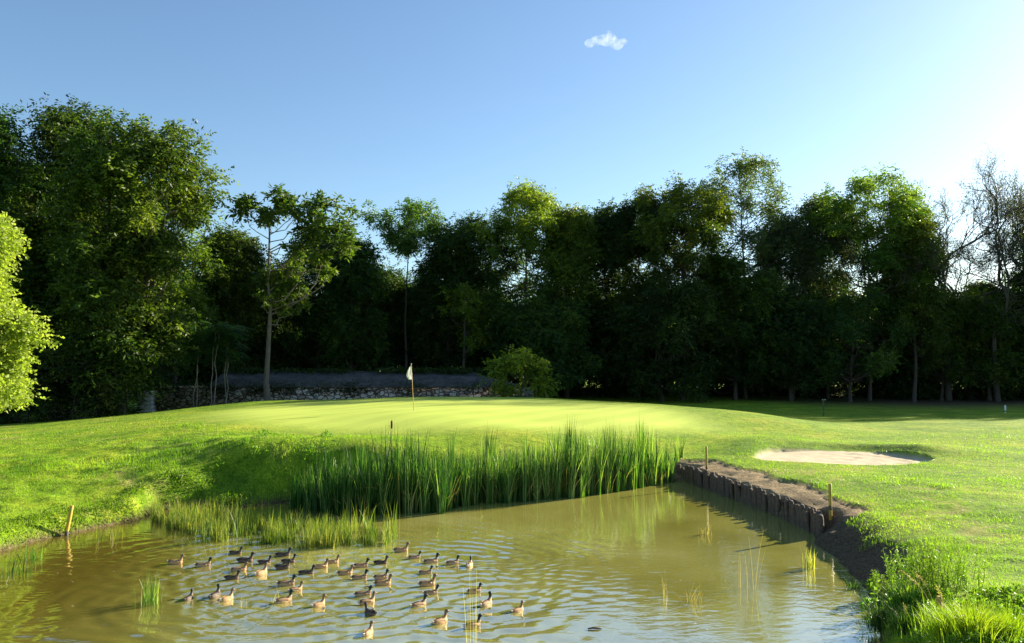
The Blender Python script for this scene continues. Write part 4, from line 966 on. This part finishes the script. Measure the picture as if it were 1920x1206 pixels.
def flag():
    p = D(776, 778, 42); gz = g(p.x, p.y); top = D(771, 683, 42); h = top.z - gz
    root = empty('golf_flag', (p.x, p.y, gz)); tag(root, 'white golf flag hanging limp from its thin pole on the putting green', 'golf flag')
    lx = (top.x - p.x) / h
    mb = MB(); mb.tube([(0, 0, -.1), (lx * h * .5, 0, h * .5), (lx * h, 0, h)], [.017, .015, .012], 8); mb.build('flagstick', M['stick'], root, smooth=True)
    k = MB(); k.tube([(lx * h, 0, h), (lx * h, 0, h + .03)], .02, 8); k.build('knob', M['flag'], root)
    # limp cloth: outline from hoist to fly, gathered in pleats
    fb = MB(); nu, nv = 14, 12; v = []
    for i in range(nu):
        s = i / (nu - 1)
        for j in range(nv):
            q = j / (nv - 1)
            x = lx * h - .26 * s * (.35 + .65 * math.sin(min(1, q * 1.15 + .12) * math.pi * .55)) * (1 if q < .7 else 1 - (q - .7) * 1.6)
            z = h - .02 - .78 * q - .18 * s * (1 - q * .9)
            y = .035 * math.sin(s * 11 + q * 1.5) * (.3 + q) + .02
            v.append((x + .012, y, z))
    f = [(i * nv + j, (i + 1) * nv + j, (i + 1) * nv + j + 1, i * nv + j + 1) for i in range(nu - 1) for j in range(nv - 1)]
    fb.add(v, f); fl = fb.build('flag_cloth', M['cloth'], root, smooth=True)
    sm = fl.modifiers.new('thick', 'SOLIDIFY'); sm.thickness = .003
    # small faint emblem printed on the cloth (lies on the pleats)
    eb = MB()
    for (i, j) in ((6, 5), (7, 5), (6, 6), (9, 5), (9, 6), (8, 7)):
        q = [np.array(v[i * nv + j]), np.array(v[(i + 1) * nv + j]), np.array(v[(i + 1) * nv + j + 1]), np.array(v[i * nv + j + 1])]; c = sum(q) / 4
        eb.add([c + (a - c) * .6 + (0, -.006, 0) for a in q], [(0, 1, 2, 3)])
    eb.build('emblem', plain('faded_blue_print', (.25, .28, .36)), fl)
    cu = MB(); 
    ang = np.arange(17) * 2 * math.pi / 16; cu.tube(np.stack([np.cos(ang) * .054, np.sin(ang) * .054, 0 * ang + .006], -1), .006, 5, cap=False); cu.build('cup_rim', M['flag'], root)
flag()
def floating_stick():
    p = P(1116, 1179, .015); mb = MB(); mb.tube([(-.13, 0, 0), (-.04, .01, .012), (.05, 0, .008), (.12, .015, .0)], [.012, .018, .016, .009], 7); mb.tube([(.02, 0, .01), (.05, .05, .03)], [.009, .004], 5)
    o = mb.build('floating_stick', M['timber'], smooth=True); o.location = p; tag(o, 'short dark stick floating in the sky reflection at the bottom', 'stick')
floating_stick()

# ------------------------------------------------------------------ ducks
def remesh(name, mb, voxel, it=4):
    o = mb.build(name, M['flag']); md = o.modifiers.new('r', 'REMESH'); md.mode = 'VOXEL'; md.voxel_size = voxel
    sm = o.modifiers.new('s', 'SMOOTH'); sm.factor = .6; sm.iterations = it
    dg = bpy.context.evaluated_depsgraph_get(); me = bpy.data.meshes.new_from_object(o.evaluated_get(dg)); old = o.data
    bpy.data.objects.remove(o); bpy.data.meshes.remove(old)
    me.name = name; me.polygons.foreach_set('use_smooth', np.ones(len(me.polygons), bool)); return me
def ell(mb, c, r, nu=14, nv=9, pitch=0.):
    u = np.arange(nu) * 2 * math.pi / nu; vv = np.linspace(.02, math.pi - .02, nv); v = []
    for b_ in vv:
        for a in u: v.append((r[0] * math.cos(b_), r[1] * math.sin(b_) * math.cos(a), r[2] * math.sin(b_) * math.sin(a)))
    v = np.array(v); cp, sp = math.cos(pitch), math.sin(pitch); v = np.stack([v[:, 0] * cp - v[:, 2] * sp, v[:, 1], v[:, 0] * sp + v[:, 2] * cp], -1) + c
    f = [(i * nu + j, (i + 1) * nu + j, (i + 1) * nu + (j + 1) % nu, i * nu + (j + 1) % nu) for i in range(nv - 1) for j in range(nu)]
    k = mb.n; mb.add(v, f); 
    e1, e2 = mb.n, mb.n + 1; mb.add([v[:nu].mean(0), v[-nu:].mean(0)], np.zeros((0, 3), int))
    mb.f3.append(np.array([[k + j, k + (j + 1) % nu, e1] for j in range(nu)] + [[k + (nv - 1) * nu + (j + 1) % nu, k + (nv - 1) * nu + j, e2] for j in range(nu)]))
def duck_mat():
    m, n, l, b = mat_new('duck_plumage')
    at = n.new('ShaderNodeAttribute'); at.attribute_name = 'plumage'
    tc = n.new('ShaderNodeTexCoord'); mp = n.new('ShaderNodeMapping'); mp.inputs['Scale'].default_value = (1, 2, 2.2); l.new(tc.outputs['Object'], mp.inputs[0])
    x = noise(n, l, 60, 3, mp.outputs[0], .6); r = ramp(n, [(.35, (.5, .5, .5)), (.65, (1.35, 1.35, 1.35))]); l.new(x.outputs[0], r.inputs[0])
    c = mixc(n, l, .8, at.outputs['Color'], r.outputs[0], 'MULTIPLY'); l.new(c, b.inputs['Base Color']); b.inputs['Roughness'].default_value = .6
    b.inputs['Specular IOR Level'].default_value = .3
    return m
M['duck'] = duck_mat()
M['bill'] = {'light': plain('tan_bill', (.30, .20, .06), .4), 'drake': plain('olive_bill', (.28, .27, .06), .4), 'dark': plain('dark_bill', (.10, .08, .04), .4)}
M['eye'] = plain('eye_black', (.01, .01, .01), .1)
def make_duck(look, turn):
    mb = MB()
    ell(mb, (-.02, 0, .035), (.185, .088, .078)); ell(mb, (.09, 0, .04), (.09, .078, .080), pitch=.2); ell(mb, (-.14, 0, .062), (.10, .055, .036), pitch=-.28)
    ell(mb, (-.215, 0, .088), (.055, .034, .014), pitch=-.35); ell(mb, (-.20, 0, .055), (.05, .03, .022), pitch=-.2)
    # neck chain, then the head turned about the neck
    nk = [(.115, .075, .060), (.135, .105, .048), (.145, .13, .040), (.15, .155, .035), (.155, .18, .034), (.162, .20, .035)]
    for (x, z, r) in nk: ell(mb, (x, 0, z), (r, r * .93, r), 10, 7)
    hc = np.array([.175, 0, .226])
    ct, st = math.cos(turn), math.sin(turn)
    def rot(p): q = np.array(p, float) - (.16, 0, 0); return np.array([q[0] * ct - q[1] * st + .16, q[0] * st + q[1] * ct, q[2]])
    def ellr(c, r):
        t = MB(); ell(t, (0, 0, 0), r, 12, 9); v = np.concatenate(t.v); v = np.stack([v[:, 0] * ct - v[:, 1] * st, v[:, 0] * st + v[:, 1] * ct, v[:, 2]], -1) + rot(c)
        mb.v.append(v); mb.t.append(np.full(len(v), .5)); mb.f4 += [q + mb.n for q in t.f4]; mb.f3 += [q + mb.n for q in t.f3]; mb.n += len(v)
    ellr(hc, (.047, .036, .040)); ellr(hc + (.028, 0, -.006), (.032, .025, .025)); ellr(hc + (-.012, 0, -.012), (.040, .035, .038))
    me = remesh('duck_body', mb, .0075, 5)
    n = len(me.vertices); v = np.empty(n * 3); me.vertices.foreach_get('co', v); v = v.reshape(-1, 3); x, y, z = v.T
    col = {'light': ((.52, .31, .14), (.32, .19, .09), (.20, .13, .075)), 'drake': ((.52, .34, .17), (.26, .155, .08), (.014, .028, .02)), 'dark': ((.15, .10, .065), (.045, .034, .026), (.03, .03, .024))}[look]
    fl, bk_, hd = [np.array(c) for c in col]
    c = np.tile(fl, (n, 1)); tb = ss(.065, .095, z)[:, None] * (x < .1)[:, None]; c = c * (1 - tb) + bk_ * tb
    br = (ss(.09, .14, x) * ss(.13, .10, z))[:, None]; c = c * (1 - br) + (np.array([.20, .12, .07]) if look == 'drake' else fl * .95) * br
    hh = (ss(.135, .15, z) * ss(.08, .10, x))[:, None]; c = c * (1 - hh) + hd * hh
    if look == 'light':
        cr = ss(.243, .253, z)[:, None]; c = c * (1 - cr) + np.array([.07, .05, .03]) * cr
    tl = ss(-.20, -.23, x)[:, None]; c = c * (1 - tl) + (np.array([.55, .50, .42]) if look != 'dark' else np.array([.12, .09, .07])) * tl
    a = me.color_attributes.new('plumage', 'FLOAT_COLOR', 'POINT'); a.data.foreach_set('color', np.hstack([c, np.ones((n, 1))]).ravel())
    me.materials.clear(); me.materials.append(M['duck'])
    root = empty('duck', (0, 0, 0)); tag(root, 'duck', 'duck', 'ducks swimming in the pond')
    bo = bpy.data.objects.new('body', me); C.objects.link(bo); bo.parent = root
    # bill
    bb = MB(); t = np.linspace(0, 1, 6); ring = []
    secs = [(.200, .222, .017, .016), (.220, .217, .0145, .011), (.238, .211, .014, .007), (.256, .208, .0155, .005), (.268, .208, .012, .003)]
    vs = []
    for (sx_, sz_, hw_, hh_) in secs:
        for q in range(10):
            an = q * math.pi / 5; vs.append(rot((sx_, math.cos(an) * hw_, sz_ + math.sin(an) * hh_)))
    f = [(i * 10 + q, i * 10 + (q + 1) % 10, (i + 1) * 10 + (q + 1) % 10, (i + 1) * 10 + q) for i in range(4) for q in range(10)]
    bb.add(vs, f); e = bb.n; bb.add([rot((.272, 0, .208))], np.zeros((0, 3), int)); bb.f3.append(np.array([[40 + q, 40 + (q + 1) % 10, e] for q in range(10)]))
    bb.build('bill', M['bill'][look], root, smooth=True)
    for s in (-1, 1):
        eb = MB(); ell(eb, rot((.192, s * .0315, .236)), (.0055, .0055, .0055), 8, 6); eb.build('eye', M['eye'], root, smooth=True)
        # folded wing: a curved shield with its pointed primaries
        wb = MB(); V = []
        nu, nv_ = 12, 6
        for i in range(nu):
            u = i / (nu - 1); xx = .085 - .295 * u
            half = .043 * math.sin(math.pi * min(.97, .12 + u * .72)) + .004
            for j in range(nv_):
                w_ = j / (nv_ - 1) * 2 - 1
                yy = s * (.079 * (1 - .62 * u ** 1.8) + .006 * (1 - w_ * w_) - .028 * max(0, w_) - .0 * u); zz = .074 + .012 * u + half * w_ * (1 if w_ < 0 else .75)
                V.append((xx, yy, zz))
        ff = [(i * nv_ + j, i * nv_ + j + 1, (i + 1) * nv_ + j + 1, (i + 1) * nv_ + j) for i in range(nu - 1) for j in range(nv_ - 1)]
        wb.add(V, ff); wo = wb.build('wing', M['duck'], root, smooth=True); sd_ = wo.modifiers.new('t', 'SOLIDIFY'); sd_.thickness = .007; sd_.offset = 0
        wm = wo.data; nn = len(wm.vertices); vv = np.array(V); u = (.085 - vv[:, 0]) / .295
        wc = np.tile(bk_ * 1.1 + fl * .15, (nn, 1)); pr = ss(.72, .85, u)[:, None]; wc = wc * (1 - pr) + bk_ * .35 * pr
        lo = (vv[:, 2] < .05)[:, None]; wc = np.where(lo, fl * .75, wc)
        a = wm.color_attributes.new('plumage', 'FLOAT_COLOR', 'POINT'); a.data.foreach_set('color', np.hstack([wc, np.ones((nn, 1))]).ravel())
    return root
PL = {330:'pale brown duck leading alone at the far left of the flock',382:'brown duck with dark head, second from the left, swimming right',443:'dark duck at the top left of the flock, nearest the sedge',461:'dark duck just below the top left one',497:'dark duck third in the dark row, under the sedge edge',
 532:'dark duck highest in the trio left of the light pair',542:'dark duck in the middle of the trio left of the light pair',531:'dark duck lowest in the trio left of the light pair',449:'pale duck half hidden behind a dark one at upper left',436:'dark duck in front of the pale half hidden one',490:'pale duck seen from behind under the dark row',
 354:'leftmost duck of the three swimming away at lower left',403:'dark duck in the middle of the three swimming away, head turned left',426:'pale duck, right one of the three swimming away at lower left',576:'dark-backed duck just left of the overlapping pale pair',602:'pale duck, lower one of the overlapping pair',624:'pale duck, upper one of the overlapping pair',
 538:'dark-headed duck left of and above a pale one, left centre',555:'pale duck turned away just below the dark-headed one, left centre',533:'duck swimming away lowest of the left centre group',598:'lone pale duck swimming away at centre bottom, right of the left centre group',648:'pale duck at the left of the central group',678:'dark-headed duck at the top of the central group',715:'dark duck at the top of the central group with no pale flank',
 753:'brown duck farthest back, right by the end of the sedge',778:'pale-flanked duck just right of the one by the sedge end',809:'dark-headed duck between the sedge end and the two on its right',849:'dark-headed duck second from right in the back row',880:'duck at the right end of the back row, seen from behind',675:'dark-headed pale duck second in the central group',
 719:'pale duck right below the dark-headed one in the central group',799:'dark-headed duck with long brown back, right column, top',802:'pale duck, right column, second from the top',682:'duck with dark head at the top of the central vertical line',689:'pale duck swimming away below the head of that line',694:'dark duck facing left in the centre',
 786:'dark-headed duck swimming away, bottom of the right column',890:'dark-headed duck with pale body, right of the right column',912:'duck swimming away with its head turned left, near the right end',971:'rightmost duck of the whole flock',826:'pale duck low down, third from the bottom right',887:'green-black headed duck lowest on the right',690:'lowest duck of all, pale, swimming away at the bottom'}
cache = {}
for i, (x, y, hd, lk, tn) in enumerate(DP):
    key = (lk, round(tn, 2)); px, py = DUCKS[i][:2]
    if key not in cache: cache[key] = make_duck(lk, tn); o = cache[key]
    else: o = copy_tree(cache[key])
    s = .81 * (1 + .10 * math.sin(i * 2.7)); o.location = (x, y, -.004 - .006 * (i % 3)); o.rotation_euler = (0, 0, hd); o.scale = (s, s * 1.02, s * (1 + .05 * math.cos(i * 1.9)))
    lab = PL[px]
    if (px, py) == (715, 1083): lab = 'dark-headed duck right of the second one in the central group'
    if (px, py) == (809, 1112): lab = 'dark-headed duck, right column, third from the top, close behind a pale one'
    o['label'] = lab

# ------------------------------------------------------------------ small clouds, far away
def cloud(px, py, wpx, hpx, blobs, label, seed, dens=.02, dist=1500):
    c = D(px, py, dist); hw = wpx / F * dist / 2; hh = hpx / F * dist / 2
    mb = MB()
    for (bx, by, br) in blobs: ell(mb, (bx * hw, 0, by * hh), (br * hw, br * hw * .9, br * hw * .8), 20, 14)
    me = remesh('cloud', mb, hw * .05, 3)
    m = bpy.data.materials.new('cloud_vapour'); m.use_nodes = True; n = m.node_tree.nodes; l = m.node_tree.links
    n.remove(n['Principled BSDF']); pv = n.new('ShaderNodeVolumePrincipled'); pv.inputs['Color'].default_value = (1, 1, 1, 1); pv.inputs['Anisotropy'].default_value = .3
    tc = n.new('ShaderNodeTexCoord'); x = noise(n, l, 4.2 / hw, 5, tc.outputs['Object'], .65)
    mr = n.new('ShaderNodeMapRange'); mr.inputs[1].default_value = .40; mr.inputs[2].default_value = .78; mr.inputs[4].default_value = dens; l.new(x.outputs[0], mr.inputs[0])
    l.new(mr.outputs[0], pv.inputs['Density']); l.new(pv.outputs[0], n['Material Output'].inputs['Volume'])
    me.materials.clear(); me.materials.append(m)
    o = bpy.data.objects.new('cloud', me); C.objects.link(o); o.location = c; tag(o, label, 'cloud')
cloud(1136, 76, 84, 46, [(-.75, -.25, .26), (-.4, .0, .28), (0, .05, .36), (.15, .55, .2), (.5, -.35, .32), (.8, -.1, .2), (.3, .2, .22)], 'small white cloud alone high in the blue sky', 1, .03)
cloud(690, 396, 46, 26, [(-.3, 0, .5), (.2, .1, .45), (.5, -.1, .3)], 'faint cloud wisp low between the layered tree and the umbrella-topped tree', 2, .012)
